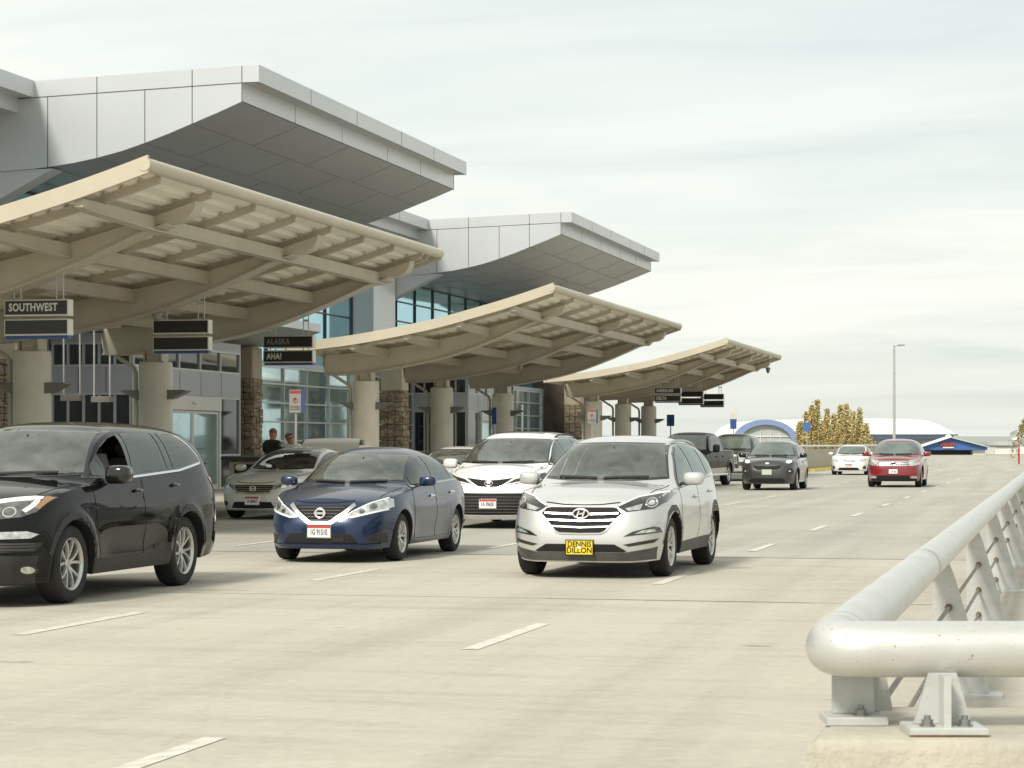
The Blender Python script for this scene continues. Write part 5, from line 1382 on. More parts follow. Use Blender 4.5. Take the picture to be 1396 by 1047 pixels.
def link(s0, s1):
    prof = [(34.0, 10.60), (25.7, 10.86), (25.7, 10.43), (26.15, 10.43), (26.15, 10.05), (34, 10.0)]
    mb = MB(); mb.prism(prof, lambda p: (-p[0], s0, p[1]), lambda p: (-p[0], s1, p[1])); part(mb, 'link_roof', 'metal_panel', T)
    mb = MB()
    for k in range(1, 4):
        y = s0 + (s1 - s0) * k / 4; mb.box(-25.7, -25.696, y - .011, y + .011, 10.44, 10.85)
    part(mb, 'panel_joints', 'panel_joint', T, smooth=False)
link(37.0 + .003, 53.9 - .003); link(74.3 + .003, 91.2 - .003)
# solid core of the building
mb = MB(); mb.box(-60, -28.15, 20, 129, 0, 8.5); mb.box(-60, -28.15, 37.05, 53.85, 8.5, 10.4); mb.box(-60, -28.15, 74.35, 91.15, 8.5, 10.4); mb.box(-28.15, -27.55, 20, 129, 0, 4.5); part(mb, 'wall', 'wall_panel', T, smooth=False)
def glazing(name, x, s0, s1, z0, z1, ms, zs_, glass, fm, w=.055, parent=None):
    """a glass sheet in the plane x with a grid of glazing bars"""
    mb = MB(); mb.box(x - .04, x, s0, s1, z0, z1); g = part(mb, name, glass, parent or T)
    mb = MB()
    for y in ms: mb.box(x, x + .07, y - w / 2, y + w / 2, z0, z1)
    for z in zs_: mb.box(x, x + .055, s0, s1, z - w / 2, z + w / 2)
    part(mb, 'glazing_bars', fm, g, smooth=False)
    return g
def fr(a, b, step): 
    n = max(1, round((b - a) / step)); return [a + (b - a) * i / n for i in range(n + 1)]
for s0, s1, zt in ((37.2, 53.6, 10.0), (54.1, 74.1, 8.54), (74.5, 88.0, 10.0), (91.4, 112.0, 8.54), (112.2, 128.8, 8.4)):
    glazing('clerestory', -28.05, s0, s1, 4.55, zt, fr(s0, s1, 3.0), [zt - .03, zt - .85, zt - 1.7, zt - 2.55, zt - 3.4], 'glass_blue', 'mullion_dark')
mb = MB(); mb.bbox(-28.1, -27.1, 88.05, 91.1, 4.5, 10.0, .02); part(mb, 'pier', 'metal_panel', T)
mb = MB(); mb.bbox(-28.1, -27.1, 50.9, 53.8, 4.5, 10.0, .02); part(mb, 'pier', 'metal_panel', T)
# ground floor curtain walls
for s0, s1 in ((28, 51), (70.2, 85.8), (87.2, 94.8), (105.2, 119.8)):
    glazing('curtain_wall', -27.45, s0, s1, .2, 4.3, fr(s0, s1, 2.8), [.25, .95, 1.63, 2.31, 2.99, 3.67, 4.27], 'glass_clear' if s1 - s0 > 10 else 'glass_dark', 'mullion')
def vestibule(s0, s1):
    x0, x1 = -27.5, -25.0
    mb = MB(); mb.box(x0, x1 - .06, s0 + .06, s1 - .06, .15, 4.4); V = part(mb, 'entrance_lobby', 'glass_dark', T, smooth=False)
    mb = MB()
    for z0, z1 in ((2.95, 3.68), (4.36, 4.62)):
        mb.box(x0, x1, s0, s1, z0, z1)
    part(mb, 'panel_band', 'wall_panel', V, smooth=False)
    mb = MB()
    for k in range(1, 5):
        y = s0 + (s1 - s0) * k / 5; mb.box(x1, x1 + .004, y - .012, y + .012, 2.96, 3.67)
    for k in (1, 2): 
        xx = x0 + (x1 - x0) * k / 3; mb.box(xx - .012, xx + .012, s0 - .004, s0, 2.96, 3.67)
    part(mb, 'panel_joints', 'panel_joint', V, smooth=False)
    w = .035
    def frame_front(ya, yb, n, za, zb):
        mb = MB()
        for k in range(n + 1):
            y = ya + w + (yb - ya - 2 * w) * k / n; mb.box(x1 - .06, x1 - .005, y - w, y + w, za, zb)
        for z in (za, zb - .06) + ((1.15,) if zb < 3 else ()): mb.box(x1 - .06, x1 - .008, ya + w, yb - w, z, z + .06)
        part(mb, 'window_frame', 'mullion', V, smooth=False)
    frame_front(s0, s1, 5, 3.68, 4.36); frame_front(s0, s0 + 1.9, 1, .15, 2.95); frame_front(s1 - 1.8, s1, 1, .15, 2.95)
    for za, zb in ((.15, 2.95), (3.68, 4.36)):
        mb = MB()
        for k in range(6):
            xx = x0 + .05 + (x1 - .07 - x0 - .09) * k / 5; mb.box(xx - w, xx + w, s0 + .005, s0 + .06, za, zb)
        for z in (za, zb - .06) + ((1.15,) if zb < 3 else ()): mb.box(x0 + .02, x1 - .11, s0 + .008, s0 + .06, z, z + .06)
        part(mb, 'window_frame', 'mullion', V, smooth=False)
    mb = MB(); mb.box(x1 - .05, x1 + .02, s0 - .012, s0 + .004, .15, 4.36); part(mb, 'corner_post', 'door_frame', V, smooth=False)
    # automatic sliding door: header, posts, two leaves
    y0, y1 = s0 + 2.0, s1 - 1.9
    mb = MB(); mb.bbox(x1 - .02, x1 + .10, y0, y1, 2.52, 2.94, .01); mb.box(x1 - .02, x1 + .08, y0, y0 + .14, .15, 2.52); mb.box(x1 - .02, x1 + .08, y1 - .14, y1, .15, 2.52); mb.blob((x1 + .12, (y0 + y1) / 2, 2.75), (.05, .14, .05), 10, 6, .6)
    part(mb, 'door_frame', 'door_frame', V, smooth=False)
    mid = (y0 + y1) / 2
    for a, b in ((y0 + .16, mid - .01), (mid + .01, y1 - .16)):
        mb = MB(); mb.cur = 0; mb.box(x1 + .005, x1 + .03, a + .09, b - .09, .30, 2.42); mb.cur = 1
        mb.box(x1, x1 + .05, a, a + .09, .16, 2.50); mb.box(x1, x1 + .05, b - .09, b, .16, 2.50); mb.box(x1, x1 + .05, a + .09, b - .09, 2.42, 2.50); mb.box(x1, x1 + .05, a + .09, b - .09, .16, .30)
        part(mb, 'door', ['glass_clear', 'door_frame'], V, smooth=False)
vestibule(58.7, 67.1); vestibule(95.1, 103.5)
for s0 in (56.9, 93.4):
    prof = [(28.0, 5.30), (23.5, 5.42), (23.5, 5.16), (24.0, 4.98), (24.8, 4.78), (25.8, 4.66), (28.0, 4.63)]
    mb = MB(); mb.prism(prof, lambda p: (-p[0], s0, p[1]), lambda p: (-p[0], s0 + 13.6, p[1])); part(mb, 'entrance_roof', 'metal_panel', T)
for s in (52.0, 69.0, 86.0, 103.9, 120.0):
    mb = MB(); rn = random.Random(int(s)); mb.box(-26.15, -25.35, s + .04, s + .84, .15, 3.62)
    z = .15
    while z < 3.6:
        h = rn.uniform(.14, .3); 
        for k in range(3):
            a0 = -26.2 + .9 * k / 3; mb.bbox(a0 + .01, a0 + .29, s - rn.uniform(.0, .07), s + .1, z, min(3.62, z + h - .015), .02)
            b0 = s + .88 * k / 3; mb.bbox(-25.4, -25.3 + rn.uniform(0, .06), b0 + .01, b0 + .28, z, min(3.62, z + h - .015), .02)
        z += h
    pl = part(mb, 'stone_pillar', 'stone_cladding', T, smooth=False)
    mb = MB(); mb.bbox(-26.2, -25.3, s, s + .9, 3.63, 4.63 if s < 110 else 5.0, .03); part(mb, 'pillar_head', 'plaster_tan', pl)
mb = MB(); mb.box(-28.1, -26.2, 120.9, 129, .15, 5.0); part(mb, 'stone_wall', 'wall_brown', T, smooth=False)

# ------------------------------------------------------------------ signs on posts
def sign_post(x, y, z, w, h, face, label, group=None, kind='plain', zb=.15):
    R = empty('post_sign', (x, y, zb), 0, label, 'sign', group)
    mb = MB(); mb.tube([(x, y, zb), (x, y, z + h / 2)], .03, 8); mb.lathe([(0, 0), (.09, 0), (.09, .02), (.035, .03)], 12, c=(x, y, zb)); part(mb, 'post', 'galv', R)
    if kind == 'topped':
        mb = MB(); mb.bbox(x - w / 2, x + w / 2, y - .05, y - .03, z + h / 2 + .06, z + h / 2 + .34, .004); part(mb, 'top_plate', 'sign_cream', R)
    mb = MB(); mb.bbox(x - w / 2, x + w / 2, y - .055, y - .03, z - h / 2, z + h / 2, .004); p = part(mb, 'sign_plate', face, R)
    if kind == 'parking':
        mb = MB(); mb.box(x + w / 2 + .002, x + w / 2 + .03, y - .06, y + .16, z - h / 2, z + h / 2); part(mb, 'side_plate', 'sign_blue', R)
        mb = MB(); mb.box(x - w * .46, x + w * .46, y - .060, y - .056, z + h * .34, z + h * .47); part(mb, 'red_band', 'sign_red', p)
        mb = MB(); mb.lathe([(w * .17, -.004), (w * .22, -.004), (w * .22, .0), (w * .17, .0), (w * .17, -.004)], 20, c=(x, y - .056, z + .02), axis='y')
        part(mb, 'prohibition_ring', 'sign_red', p)
        text_mesh('P', w * .42, 'lettering', 'plate_black', p, frame_mat((0, -.0565, z + .02 - zb), (1, 0, 0), (0, 0, 1)), .001, .002, .9)
        for tx, dz in (('NO PARKING', -.14), ('NO WAITING', -.20)):
            text_mesh(tx, w * .19, 'lettering', 'plate_black', p, frame_mat((0, -.0565, z + dz - zb), (1, 0, 0), (0, 0, 1)), .001, .001, .72)
    return R
sign_post(-18.0, 52.1, 2.56, .30, .55, 'sign_white', 'white no parking sign with red top on a post before the curtain wall', 'post signs along the kerb', 'parking')
sign_post(-18.0, 87.6, 2.60, .34, .55, 'sign_white', 'white no parking sign with red top, beside the first column of the farthest canopy', 'post signs along the kerb', 'parking')
sign_post(-18.0, 106.0, 2.62, .36, .54, 'sign_blue', 'plain dark blue sign on a post under the far hanging signs', 'post signs along the kerb')
sign_post(-18.0, 127.0, 2.62, .36, .56, 'sign_blue', 'blue sign with a small cream plate above it, next to the blue arch', 'post signs along the kerb', 'topped')
sign_post(-14.6, 133.5, 2.5, .42, .52, 'hall_blue', 'bright blue sign on a post in front of the yellow trees', 'post signs along the kerb', zb=-.05)
sign_post(-18.4, 73.4, 2.45, .16, .55, 'sign_blue', 'narrow blue sign under a cream plate beside the third column of the middle canopy', 'post signs along the kerb', 'topped')

# waste bin block on the pavement
R = empty('waste_bin', (-18.55, 50.6, .15), 0, 'beige block shaped waste bin with dark overhanging lid near the entrance doors', 'bin')
mb = MB(); mb.bbox(-19.0, -18.1, 50.2, 51.0, .15, 1.14, .03); part(mb, 'bin_body', 'bin_beige', R)
mb = MB(); mb.bbox(-19.15, -17.95, 50.05, 51.15, 1.15, 1.25, .03); part(mb, 'lid', 'black_plastic', R)
mb = MB(); mb.box(-18.85, -18.25, 50.18, 50.2, .85, 1.05); part(mb, 'slot', 'seam', R)
R = empty('baggage_counter', (-19.6, 48.6, .15), 0, 'small dark counter with raised screen on the pavement beside the black vehicle', 'counter')
mb = MB(); mb.bbox(-20.2, -19.2, 48.3, 48.9, .15, 1.05, .02); part(mb, 'cabinet', 'lamp_housing', R)
mb = MB(); mb.bbox(-20.3, -19.1, 48.2, 49.0, 1.06, 1.11, .01); part(mb, 'counter_top', 'black_plastic', R)
mb = MB(); mb.bbox(-19.9, -19.5, 48.55, 48.6, 1.2, 1.48, .01); mb.box(-19.73, -19.67, 48.57, 48.60, 1.11, 1.2); part(mb, 'screen', 'black_plastic', R)

# ------------------------------------------------------------------ tubular guard rail and its concrete upstand
cr, sr = math.cos(YAW), math.sin(YAW)
def cw(X, d, z=0):      # metres to the right of and ahead of the viewer -> world
    return Vector((X * cr - d * sr, X * sr + d * cr, z))
G = empty('guard_rail', (-.64, 6.84, .0), 0, 'thick silver tubular guard rail turning the corner on bolted plates', 'railing')
C0 = Vector((-.68, 6.83, .934)); e2 = Vector((cr, sr, 0)); e1 = Vector((0, 1, 0))
path = [C0 + e1 * k for k in (75, 40, 20, 10, 5, 2, 1, .6, .34)]
b0, b1 = C0 + e1 * .13, C0 + e2 * .13
for i in range(9):
    t = i / 8; path.append(b0 * (1 - t) ** 2 + C0 * 2 * t * (1 - t) + b1 * t * t)
path += [C0 + e2 * k for k in (.34, .6, 1, 2, 3.5)]
mb = MB(); mb.tube(path, .084, 32); part(mb, 'top_rail', 'rail_paint', G, ang=60)
for k, rr in ((.24, .0855), (.40, .0853), (4.6, .0865), (4.75, .0865)):
    mb = MB(); c = C0 + e1 * k; mb.lathe([(rr, -.004), (rr + .002, 0), (rr, .004)], 32, c=c, axis='y'); part(mb, 'weld_seam', 'rail_plate', G)
c = C0 + e1 * 4.68; mb = MB(); mb.lathe([(.0848, -.005), (.0856, 0), (.0848, .005)], 32, c=c, axis='y'); part(mb, 'sleeve_gap', 'rust', G)
for k in range(14):
    y = 13.1 + 4.65 * k
    mb = MB(); mb.prism([(-.72, .10), (-.72, .88), (-.64, .90), (-.60, .80), (-.39, .10)], lambda p: (p[0], y - .011, p[1]), lambda p: (p[0], y + .011, p[1])); p_ = part(mb, 'post', 'rail_plate', G, smooth=False)
    mb = MB(); mb.bbox(-.78, -.33, y - .09, y + .09, .118, .14, .006); part(mb, 'base_plate', 'rail_plate', p_)
    if k < 6:
        mb = MB()
        for z in (.62, .43, .24): mb.lathe([(0, -.045), (.016, -.045), (.022, -.03), (.022, -.012), (0, -.012)], 6, c=(-.63, y, z), axis='y')
        part(mb, 'rod_nut', 'rust', p_, smooth=False)
for z in (.62, .43, .24):
    mb = MB(); mb.tube([(-.63, 7.55, z), (-.63, 13.1 + 4.65 * 13, z)], .0115, 8); part(mb, 'rod', 'rod_steel', G)
# short posts on the upstand
def plate_local(mb, X, d, pts, th):
    o = cw(X, d)
    mb.prism(pts, lambda p: o + e2 * p[0] + Vector((sr, -cr, 0)) * (th / 2) + Vector((0, 0, p[1])), lambda p: o + e2 * p[0] - Vector((sr, -cr, 0)) * (th / 2) + Vector((0, 0, p[1])))
def obox(mb, X0, X1, d0, d1, z0, z1, bv=0):
    q = [cw(X0, d0), cw(X1, d0), cw(X1, d1), cw(X0, d1)]
    zz = Vector((0, 0, 1))
    if bv:
        q2 = [cw(X0 + bv, d0 + bv), cw(X1 - bv, d0 + bv), cw(X1 - bv, d1 - bv), cw(X0 + bv, d1 - bv)]
        mb.loft([[p + zz * z0 for p in q], [p + zz * (z1 - bv) for p in q], [p + zz * z1 for p in q2]], True, True)
    else: mb.loft([[p + zz * z0 for p in q], [p + zz * z1 for p in q]], True, True)
for (X, d, wb_, wt_) in ((1.055, 7.0, .095, .10), (1.275, 6.74, .085, .055), (2.35, 6.74, .085, .055)):
    mb = MB(); plate_local(mb, X, d, [(-wb_, .72), (wb_, .72), (wt_ * .75, .87), (-wt_ * .75, .87)] if X > 1.2 else [(-.07, .72), (.06, .72), (.055, .88), (-.07, .88)], .016)
    if X > 1.2: obox(mb, X - .011, X + .011, d - .085, d - .009, .718, .865)
    else: plate_local(mb, X + .075, d + .05, [(-.02, .72), (.05, .72), (.02, .88), (-.02, .88)], .016)
    p_ = part(mb, 'short_post', 'rail_plate', G, smooth=False)
    mb = MB(); obox(mb, X - .115 if X > 1.2 else X - .10, X + .115 if X > 1.2 else X + .085, d - .11, d + .07, .694, .718, .004); b_ = part(mb, 'base_plate', 'rail_plate', p_)
    for dx in ((-.055, .055) if X > 1.2 else (.01,)):
        o = cw(X + dx, d - .06); mb = MB(); mb.lathe([(0, .718), (.024, .718), (.024, .723), (.017, .723), (.017, .738), (.010, .740), (.010, .750), (0, .750)], 6, c=(o.x, o.y, 0)); part(mb, 'bolt', 'bolt_steel', b_, smooth=False)
    if X > 1.2:
        mb = MB(); obox(mb, X - .116, X + .116, d - .1115, d - .1103, .694, .699); part(mb, 'rust_edge', 'rust', b_)
mb = MB(); q = [cw(.848, 6.57), cw(4.2, 6.57), cw(4.2, 7.5)]
L0 = cw(.848, 6.57); Lb = L0 + e1 * .86
def ringp(ins, z): 
    a = L0 + Vector((ins, ins * 1.1, 0)); bq = cw(4.2, 6.57) + Vector((0, ins, 0)); cq = cw(4.2, 7.42); dq = Lb + Vector((ins, -ins, 0))
    return [Vector((p.x, p.y, z)) for p in (a, bq, cq, dq)]
mb.loft([ringp(0, -.1), ringp(0, .655), ringp(.012, .678), ringp(.04, .692)], True, True)
tag(mb.build('concrete_upstand', 'parapet_concrete', None, ang=40), 'pale cracked concrete upstand under the corner of the silver guard rail', 'parapet')
mb = MB(); o_ = Lb + Vector((.10, .0, 0))
mb.loft([[o_ + e2 * a + e1 * bq + Vector((0, 0, z)) for a, bq in ((0, .002), (.32, .002), (.32, k), (0, k))] for z, k in ((-.05, .7), (.40, .55), (.68, .12))], True, True)
tag(mb.build('concrete_haunch', 'parapet_concrete', None), 'small sloping concrete wedge behind the corner upstand of the guard rail', 'parapet')

# ------------------------------------------------------------------ far background
def at(px, d): return cw((px - 698) / FPX * d, d)
# street lamp
p0 = at(1219, 205); R = empty('street_lamp', (p0.x, p0.y, -.05), 0, 'tall slim street lamp with one short arm, beyond the red car', 'street lamp')
mb = MB(); mb.tube([(p0.x, p0.y, -.05), (p0.x, p0.y, 4), (p0.x, p0.y, 10.35)], [.15, .13, .09], 10); part(mb, 'pole', 'galv', R)
q = p0 + e2 * .95; mb = MB(); mb.tube([(p0.x, p0.y, 10.3), (q.x, q.y, 10.36)], .05, 6); mb.bar((p0.x + e2.x * .3, p0.y + e2.y * .3, 10.40), (q.x, q.y, 10.40), .3, .09); part(mb, 'lamp_head', 'galv', R)
# hall with the big white curved roof
D = 430
R = empty('hall', tuple(at(1160, D)), 0, 'long hall under a large white curved roof behind the trees', 'building')
mb = MB(); rows = []
zr = lambda y_: 1.55 + (604 - y_) * D / FPX
xs_ = [(1052, 571.5), (1100, 570.5), (1180, 569.5), (1240, 570), (1262, 572), (1280, 577.5), (1295, 585.5), (1306, 592)]
for px, yr in xs_:
    row = []
    for i in range(9):
        t = i / 8; dd = D + 45 * t; z = zr(592) + (zr(yr) - zr(592)) * math.sin(t * PI / 2) ** .8 * (dd / D)
        p = at(px, dd); row.append((p.x, p.y, z))
    for i in range(7, -1, -1):
        t = i / 8; p = at(px, D + 90 - 45 * t); row.append((p.x, p.y, zr(592) + (zr(yr) - zr(592)) * math.sin(t * PI / 2) ** .8))
    rows.append(row)
mb.grid(rows); mb.add(rows[0], [tuple(range(len(rows[0])))]); 
part(mb, 'roof', 'white_roof', R, ang=50)
mb = MB(); 
def quadbox(mb, pxa, pxb, d0, d1, z0, z1):
    a, b = at(pxa, d0), at(pxb, d0); f = Vector((-sr, cr, 0)) * (d1 - d0); Z = Vector((0, 0, 1))
    r = [a, b, b + f, a + f]; mb.loft([[p + Z * z0 for p in r], [p + Z * z1 for p in r]], True, True)
quadbox(mb, 1056, 1298, D + 3, D + 80, -.1, zr(592) - .02); part(mb, 'wall', 'hall_wall', R)
mb = MB(); quadbox(mb, 1180, 1300, D + 1, D + 2.9, zr(598), zr(592.5)); part(mb, 'eave_band', 'arch_blue', R)
# arched hangar with blue rim
D2 = 380; z2 = lambda y_: 1.55 + (604 - y_) * D2 / FPX
R = empty('arched_hangar', tuple(at(1044, D2)), 0, 'arched hangar front with a thick blue rim beyond the dark grey crossover', 'building')
def arcpt(t, k, dd): 
    px = 1044 - 45 * k * math.cos(PI * t); y_ = 607 - 35 * k * math.sin(PI * t) ** .85 ; p = at(px, D2) + Vector((-sr, cr, 0)) * dd; return (p.x, p.y, max(-.1, z2(y_)))
mb = MB(); mb.loft([[arcpt(i / 24, 1.0, 0) for i in range(25)] + [arcpt(i / 24, .80, 0) for i in range(24, -1, -1)], [arcpt(i / 24, 1.0, 2) for i in range(25)] + [arcpt(i / 24, .80, 2) for i in range(24, -1, -1)]], True, True); part(mb, 'arch_rim', 'arch_blue', R)
mb = MB(); mb.loft([[arcpt(i / 24, .80, .8) for i in range(25)], [arcpt(i / 24, .80, 1.5) for i in range(25)]], True, True); fr_ = part(mb, 'front_wall', 'hall_wall', R)
mb = MB()
for k in (-20, -7, 7, 20): quadbox(mb, 1044 + k - .35, 1044 + k + .35, D2 + .6, D2 + .8, 0, z2(585 + abs(k) * .35))
quadbox(mb, 1012, 1076, D2 + .6, D2 + .8, z2(595) - .08, z2(595) + .08); part(mb, 'glazing_bars', 'hall_white', fr_)
mb = MB(); mb.loft([[arcpt(i / 24, .985, 2) for i in range(25)], [arcpt(i / 24, .985, 40) for i in range(25)]], True, True); part(mb, 'roof', 'white_roof', R)
# blue gabled hall
D3 = 310; z3 = lambda y_: 1.55 + (604 - y_) * D3 / FPX
R = empty('gabled_hall', tuple(at(1300, D3)), 0, 'low hall with a bright blue gable, red lettering strip and dark opening', 'building')
mb = MB()
def face(mb, pts, d0, d1):
    f = [at(px, D3) + Vector((-sr, cr, 0)) * d0 + Vector((0, 0, z3(y_))) for px, y_ in pts]; k = Vector((-sr, cr, 0)) * (d1 - d0)
    mb.loft([f, [p + k for p in f]], True, True)
face(mb, [(1256, 613.5), (1256, 609.5), (1295, 597.2), (1346, 610), (1346, 613.5)], 0, 4); gb = part(mb, 'gable', 'hall_blue', R, smooth=False)
mb = MB(); face(mb, [(1254, 610), (1295, 596.6), (1348, 610), (1348, 609.2), (1295, 595.8), (1254, 609.2)], -.6, 4.5); part(mb, 'roof', 'hall_white', R, smooth=False)
mb = MB(); face(mb, [(1258, 622.5), (1258, 613.6), (1327, 613.6), (1327, 622.5)], 2, 4); part(mb, 'opening', 'wall_dark', R, smooth=False)
mb = MB(); face(mb, [(1327.2, 622.5), (1327.2, 613.6), (1344, 613.6), (1344, 622.5)], .5, 4); part(mb, 'wall', 'hall_white', R, smooth=False)
mb = MB()
for k in range(6): face(mb, [(1281.5 + k * 3.3, 608.2 - (k % 2) * .3), (1281.5 + k * 3.3, 604 - (k % 3) * .5), (1284.3 + k * 3.3, 603.6), (1284.3 + k * 3.3, 608)], -.2, -.01)
part(mb, 'red_lettering', 'sign_red', gb, smooth=False)
mb = MB(); face(mb, [(1285, 611), (1285, 609.2), (1300, 609.2), (1300, 611)], -.2, -.01); part(mb, 'white_strip', 'hall_white', gb, smooth=False)
mb = MB(); o = at(1293, D3 + 12); mb.blob((o.x, o.y, z3(597)), (.55, .55, .5), 12, 8); part(mb, 'roof_dome', 'hall_white', R)
D4 = 330
R = empty('shed', tuple(at(1372, D4)), 0, 'flat white shed with grey upper band at the far end of the road', 'building')
mb = MB(); quadbox(mb, 1357, 1420, D4, D4 + 15, -.1, 1.55 - (608.5 - 604) * D4 / FPX); part(mb, 'wall', 'hall_white', R, smooth=False)
mb = MB(); quadbox(mb, 1346, 1420, D4 + 15.5, D4 + 30, -.1, 1.55 + (604 - 602) * D4 / FPX); part(mb, 'rear_wall', 'hall_wall', R, smooth=False)
mb = MB(); quadbox(mb, 1356.5, 1388, D4 - .3, D4 + 15.2, 1.55 - (608.4 - 604) * D4 / FPX, 1.55 - (607.4 - 604) * D4 / FPX); part(mb, 'roof_edge', 'wall_dark', R, smooth=False)
o = at(1383, D4 + 22); R = empty('satellite_dish', (o.x, o.y, 1.55), 0, 'grey satellite dish above the flat white shed', 'dish')
mb = MB(); mb.lathe([(0, 0), (.4, -.05), (.7, -.18), (.72, -.19), (.4, -.02), (0, .04)], 16, c=(o.x, o.y, 2.7), axis='y'); part(mb, 'dish', 'galv', R)
mb = MB(); mb.tube([(o.x, o.y + .1, 1.5), (o.x, o.y + .1, 2.7)], .07, 6); part(mb, 'mast', 'galv', R)
# red and white marker post
o = at(1389, 168); R = empty('marker_post', (o.x, o.y, 0), 0, 'red marker post with white bands at the end of the road', 'post')
mb = MB(); mb.tube([(o.x, o.y, -.06), (o.x, o.y, 1.6)], .07, 10); pp = part(mb, 'post', 'sign_red', R)
for z in (1.15, 1.45):
    mb = MB(); mb.lathe([(.072, z), (.073, z), (.073, z + .13), (.072, z + .13)], 10, c=(o.x, o.y, 0)); part(mb, 'band', 'sign_white', pp)
# distant low hills
mb = MB(); rows = [[], []]; rn = random.Random(5); d = 2600
for i in range(80):
    px = -1800 + i * 75; p = at(px, d); h = 6 + 5 * math.sin(i * .31 + 1) + rn.uniform(-.5, .5); rows[0].append((p.x, p.y, -1)); rows[1].append((p.x - sr * 400, p.y + cr * 400, max(2, h)))
mb.grid(rows); tag(mb.build('hills', 'hill'), kind='structure')

# ------------------------------------------------------------------ trees
def tree(px, d, top, wid, label, seed, n=900, group='yellowing trees beyond the low wall', cols=('leaf_gold', 'leaf_olive', 'leaf_brown')):
    rn = random.Random(seed); o = at(px, d); z1 = 1.55 + (604 - top) * d / FPX; wm = wid * d / FPX / 2
    R = empty('columnar_tree', (o.x, o.y, -.05), 0, label, 'tree', group)
    mb = MB(); pts = [(o.x + rn.uniform(-.05, .05), o.y, z) for z in (-.05, z1 * .3, z1 * .6, z1 * 1.0)]; mb.tube(pts, [.12, .09, .06, .012], 6)
    limbs = []
    for k in range(9):
        z = z1 * (.15 + .75 * k / 9); a = rn.uniform(0, 2 * PI); l = wm * rn.uniform(.5, .9) * (1 - .5 * k / 9); q = (o.x + math.cos(a) * l, o.y + math.sin(a) * l, z + rn.uniform(.6, 1.3)); limbs.append(q)
        mb.tube([(o.x, o.y, z), q], [.035, .01], 5)
    part(mb, 'trunk', 'bark', R)
    mb = MB(); cl = []
    for k in range(46):
        t = rn.random() ** .9; rr = wm * (1.45 - 1.4 * t) * rn.uniform(.2, 1.05); a = rn.uniform(0, 2 * PI)
        cl.append((o.x + math.cos(a) * rr, o.y + math.sin(a) * rr, .25 + (z1 - .25) * t, rn.choice((0, 0, 1, 1, 2))))
    for i in range(n):
        c = rn.choice(cl); s_ = (.22 if rn.random() < .85 else .3) * (1.15 - .75 * c[2] / z1)
        p = Vector((c[0] + rn.gauss(0, s_), c[1] + rn.gauss(0, s_), min(z1 + .1, max(.1, c[2] + rn.gauss(0, s_ * 1.6)))))
        u = Vector((rn.uniform(-1, 1), rn.uniform(-1, 1), rn.uniform(-1, 1))).normalized(); v = u.orthogonal().normalized(); h = rn.uniform(.05, .105)
        mb.cur = c[3] if rn.random() < .75 else rn.randrange(3); mb.add([p - u * h - v * h * .6, p + u * h - v * h * .6, p + u * h + v * h * .6, p - u * h + v * h * .6], [(0, 1, 2, 3)])
    part(mb, 'crown', list(cols), R, smooth=False, fix=False)
TR = [(1091, 576, 18), (1100, 563, 16), (1107, 554, 14), (1114, 547, 15), (1122, 574, 16), (1128, 559, 12), (1137, 565, 13), (1146, 554, 13), (1154, 552, 15), (1163, 563, 12), (1172, 557, 11), (1180, 579, 15)]
TL = ['leftmost low yellow tree of the row beyond the wall', 'yellow tree second in the row, left of the tallest', 'slim yellow tree just left of the tallest in the row', 'tallest yellow tree of the row, behind the bright blue sign', 'short yellow tree just right of the tallest in the row', 'yellow tree in the middle of the row, right of the short one', 'olive yellow tree just right of the middle of the row', 'tall yellow tree right of the middle of the row', 'second tallest yellow tree, in the right half of the row', 'medium yellow tree in the right half of the row', 'slim yellow tree, last but one on the right of the row', 'rightmost low yellow tree of the row above the white sedan']
for i, (px, top, wd) in enumerate(TR): tree(px, 222 + (i * 7) % 11, top, wd, TL[i], 20 + i, 2200)
tree(1398, 240, 572, 34, 'olive green tree cut by the right edge of the picture', 77, 1500, None, ('leaf_olive', 'leaf_green', 'leaf_brown'))
# ------------------------------------------------------------------ people beside the open boot
mat('skin', (.42, .20, .13), .55, var=.08, vscale=12)
mat('hair_grey', (.13, .115, .10), .8)
mat('hair_brown', (.16, .075, .045), .7)
mat('cloth_black', (.014, .014, .016), .85)
mat('cloth_white', (.55, .54, .50), .85)
mat('cloth_jeans', (.035, .045, .075), .85)
mat('shoe', (.02, .018, .016), .6)
mat('lens_dark', (.006, .006, .006), .1)
def skinned(name, verts, edges, root, m, parent, lv=2):
    me = bpy.data.meshes.new(name); me.from_pydata([v[0] for v in verts], edges, [])
    o = bpy.data.objects.new(name, me); C.objects.link(o)
    mo = o.modifiers.new('skin', 'SKIN'); mo.use_smooth_shade = True
    for i, v in enumerate(verts):
        sv = me.skin_vertices[0].data[i]; r = v[1]; sv.radius = r if hasattr(r, '__len__') else (r, r); sv.use_root = (i == root)
    s = o.modifiers.new('sub', 'SUBSURF'); s.levels = lv; s.render_levels = lv
    dg = bpy.context.evaluated_depsgraph_get(); dg.update()
    me2 = bpy.data.meshes.new_from_object(o.evaluated_get(dg)); me2.name = name
    bpy.data.objects.remove(o)
    ms = m if isinstance(m, (list, tuple)) else [m]
    me2.materials.clear()
    for x in ms: me2.materials.append(MATS[x])
    me2.polygons.foreach_set('use_smooth', [True] * len(me2.polygons))
    o = bpy.data.objects.new(name, me2); C.objects.link(o); o.parent = parent
    return o
